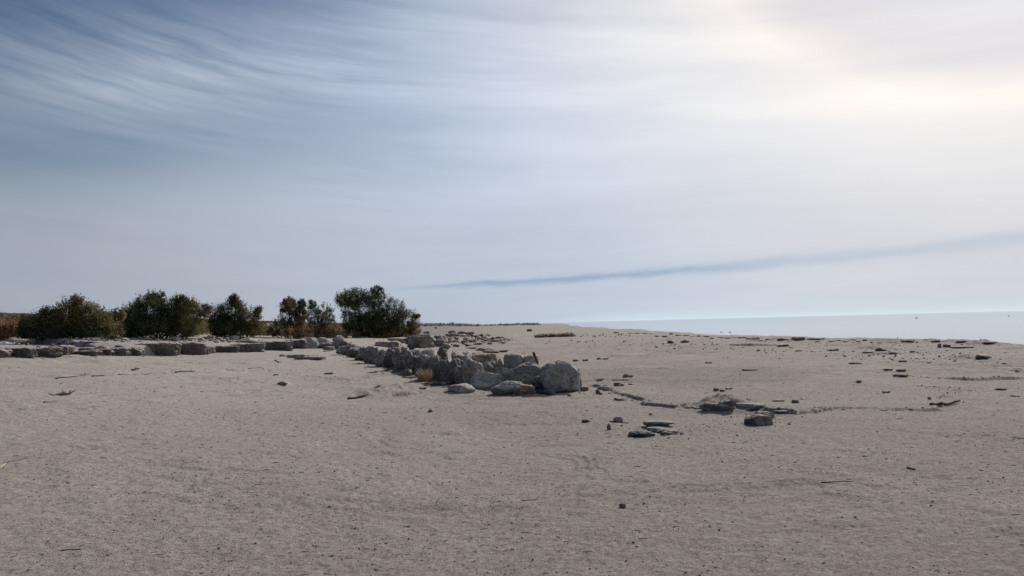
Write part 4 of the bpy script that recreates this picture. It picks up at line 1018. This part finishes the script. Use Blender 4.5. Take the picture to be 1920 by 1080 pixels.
# ------------------------------------------------------------------ things in the water
def post_in_water(px, py, hpx, label, w=.04):
    Y = 46.0
    d = ray(px, py); Y = (CAM_H - SEA) / -d[2] * d[1]
    X = x_at(px, py, Y); H = hpx * Y / FPX
    V, F = tube([np.array([0, 0, -.5]), np.array([0.01, 0, H * .5]), np.array([.02, 0, H])], [w, w * .95, w * .8], 8, int(px))
    tag(link('post', mesh_from('post', V, F, M_WOODDARK, True), (X, Y, SEA)), label, 'post')
post_in_water(1682.5, 636.5, 4.5, 'thin dark upright post in the shallows near the shore', .03)
def bird(px, py, hpx, label):
    d = ray(px, py); Y = (CAM_H - SEA) / -d[2] * d[1]; X = x_at(px, py, Y); L = hpx * Y / FPX
    V, F = ico(3); V = V * np.array([L * .62, L * .26, L * .28]); V[:, 2] += L * .14
    V[:, 2] += np.clip(-V[:, 0] / L, 0, 1) ** 2 * L * .2
    nk = tube([np.array([L * .40, 0, L * .2]), np.array([L * .52, 0, L * .5]), np.array([L * .50, 0, L * .72]), np.array([L * .62, 0, L * .76]), np.array([L * .85, 0, L * .70])], [L * .15, L * .10, L * .09, L * .12, L * .015], 8, 1)
    tri = [tuple(f) + (f[2],) for f in F]
    bm = bmesh.new()
    vs = [bm.verts.new(v) for v in V]
    for f in F: bm.faces.new([vs[i] for i in f])
    vs = [bm.verts.new(v) for v in nk[0]]
    for f in nk[1]:
        try: bm.faces.new([vs[i] for i in f])
        except Exception: pass
    me = bpy.data.meshes.new('bird'); bm.to_mesh(me); bm.free(); me.materials.append(M_BIRD)
    for p in me.polygons: p.use_smooth = True
    tag(link('bird', me, (X, Y, SEA)), label, 'bird')
bird(1352, 622.8, 2.2, 'left of two small dark birds floating near the shore')
bird(1368.5, 623.2, 2.4, 'right of two small dark birds floating near the shore')
bird(1718, 596.5, 2.6, 'distant dark bird afloat on the open sea on the right')
bird(1891, 592.5, 2.2, 'farthest faint bird afloat on the sea by the right edge')

# ------------------------------------------------------------------ gravel: uncountable grains strewn on the sand
def gravel():
    r = np.random.default_rng(77)
    V0, F0 = ico(1)
    N = 17000
    u = r.uniform(-.72, .72, N); Yd = 3.3 * np.exp(r.uniform(0, 1, N) ** .8 * math.log(34 / 3.3))
    X = u * Yd
    dens = fbm2(X * .7, Yd * .7, 3, 5)
    keep = (dens + r.uniform(-.6, .6, N)) > -.05
    X, Yd = X[keep], Yd[keep]; N = len(X)
    Z = ground_z(X, Yd)
    s = np.clip(.0020 * np.exp(np.abs(r.normal(size=N)) * .55) * (1 + Yd * .05), 0, .010)
    A = r.uniform(0, 6.28, N)
    sc3 = np.stack([s * r.uniform(.8, 1.6, N), s * r.uniform(.8, 1.3, N), s * r.uniform(.45, .9, N)], 1)
    v = V0[None] * (1 + r.uniform(-.25, .25, (N, len(V0), 1))) * sc3[:, None, :]
    ca, sa = np.cos(A)[:, None], np.sin(A)[:, None]
    x = v[:, :, 0] * ca - v[:, :, 1] * sa; y = v[:, :, 0] * sa + v[:, :, 1] * ca
    V = np.stack([x + X[:, None], y + Yd[:, None], v[:, :, 2] + Z[:, None] + sc3[:, None, 2] * .5], -1).reshape(-1, 3)
    F = (F0[None] + (np.arange(N) * len(V0))[:, None, None]).reshape(-1, 3)
    pal = np.array([(.10, .085, .07), (.16, .135, .115), (.24, .21, .18), (.07, .06, .052), (.33, .30, .27)])
    col = (pal[r.integers(0, 5, N)] * r.uniform(.8, 1.2, (N, 1)))[:, None, :].repeat(len(F0), 1).reshape(-1, 3)
    m, t, b = new_mat('mixed_gravel')
    at = t.nodes.new('ShaderNodeAttribute'); at.attribute_name = 'tint'
    t.links.new(at.outputs['Color'], b.inputs['Base Color'])
    tag(link('gravel', mesh_from('gravel', V, F, m, False, None, col)), 'small mixed gravel grains strewn over the sand in front', 'gravel', kind='stuff')
gravel()
def chips():
    r = np.random.default_rng(99); V0, F0 = ico(1); pts = []
    hits = lambda L: [tuple(hit(*q)[:2]) for q in L]
    def along(P, n, sx, sy, smin, smax):
        for _ in range(n):
            i = r.integers(0, len(P) - 1); t = r.random(); x = P[i][0] * (1 - t) + P[i + 1][0] * t; y = P[i][1] * (1 - t) + P[i + 1][1] * t
            pts.append((x + r.normal() * sx, y + r.normal() * sy, smin * (smax / smin) ** (r.random() ** 2)))
    for P, h, dc in SCARPS[:4]: along(P, 110, .10, .10, .008, .03)
    for P, h, dc in SCARPS[4:7]: along(P, 40, .15, .2, .012, .035)
    for P, h, dc in SCARPS[7:]: along(P, 10, .15, .25, .010, .02)
    along(WALL_N, 420, .45, .5, .015, .08); along(WALL_L[2:], 260, .5, .5, .02, .08)
    along(hits([(836, 632), (900, 632), (945, 638), (850, 645), (920, 640), (880, 628), (870, 650)]), 800, .8, 1.8, .04, .22)
    along(hits([(400, 640), (460, 640), (330, 640), (60, 642), (150, 642), (230, 640)]), 420, .7, 1.0, .03, .12)
    along(hits([(1200, 630), (1440, 636), (1640, 642), (1920, 648)]), 420, 2.0, 3.0, .02, .08)
    along(hits([(1560, 664), (1700, 662), (1800, 668), (1900, 675)]), 260, 2.0, 2.5, .02, .07)
    along(hits([(1060, 640), (1250, 645), (1450, 655), (1250, 655)]), 260, 2.5, 5.0, .03, .10)
    along(hits([(1200, 812), (1260, 808), (1440, 790), (1365, 775)]), 150, .35, .3, .008, .03)
    Pp = np.array(pts); X, Yd, s = Pp.T; Z = ground_z(X, Yd); N = len(X)
    sc3 = np.stack([s * r.uniform(.6, 1.3, N), s * r.uniform(.5, 1.1, N), s * r.uniform(.3, .75, N)], 1)
    v = V0[None] * (1 + r.uniform(-.3, .3, (N, len(V0), 1))) * sc3[:, None, :]
    A = r.uniform(0, 6.28, N); ca, sa = np.cos(A)[:, None], np.sin(A)[:, None]
    x = v[:, :, 0] * ca - v[:, :, 1] * sa; y = v[:, :, 0] * sa + v[:, :, 1] * ca
    V = np.stack([x + X[:, None], y + Yd[:, None], v[:, :, 2] + Z[:, None] + sc3[:, None, 2] * .3], -1).reshape(-1, 3)
    F = (F0[None] + (np.arange(N) * len(V0))[:, None, None]).reshape(-1, 3)
    pal = np.array([(.12, .10, .085), (.20, .17, .145), (.28, .24, .21), (.08, .065, .055), (.22, .17, .14)])
    col = (pal[r.integers(0, 5, N)] * r.uniform(.8, 1.2, (N, 1)))[:, None, :].repeat(len(F0), 1).reshape(-1, 3)
    tag(link('stone_chips', mesh_from('stone_chips', V, F, bpy.data.materials['mixed_gravel'], False, None, col)), 'broken stone chips strewn along the walls and crust edges', 'rubble', kind='stuff')
chips()
# short dry straws and chips strewn on the sand
def straws():
    r = np.random.default_rng(78); N = 700; V = []; F = []
    for k in range(N):
        Yd = 3.4 * math.exp(r.uniform() * math.log(30 / 3.4)); X = r.uniform(-.7, .7) * Yd
        if r.random() > .35 + .65 * (fbm2(np.array([X * .5]), np.array([Yd * .5]), 2, 8)[0] > 0): continue
        z = gz(X, Yd); L = r.uniform(.015, .06) * (1 + Yd * .03); th = r.normal() * .7; w = .0014 * (1 + Yd * .12)
        a = np.array([X, Yd, z + w]); e = np.array([math.cos(th) * L, math.sin(th) * L, r.uniform(0, .006)])
        v, f = tube([a, a + e * .5 + [0, 0, .002], a + e], [w, w, w * .6], 4, k)
        o = len(V); V += v; F += [tuple(i + o for i in q) for q in f]
    tag(link('plant_litter', mesh_from('plant_litter', V, F, M_WOODBROWN, False)), 'fine bits of dry stem scattered over the sand', 'litter', kind='stuff')
straws()
print('objects', len(bpy.data.objects))
LBL = [o['label'] for o in bpy.data.objects if o.get('label')]
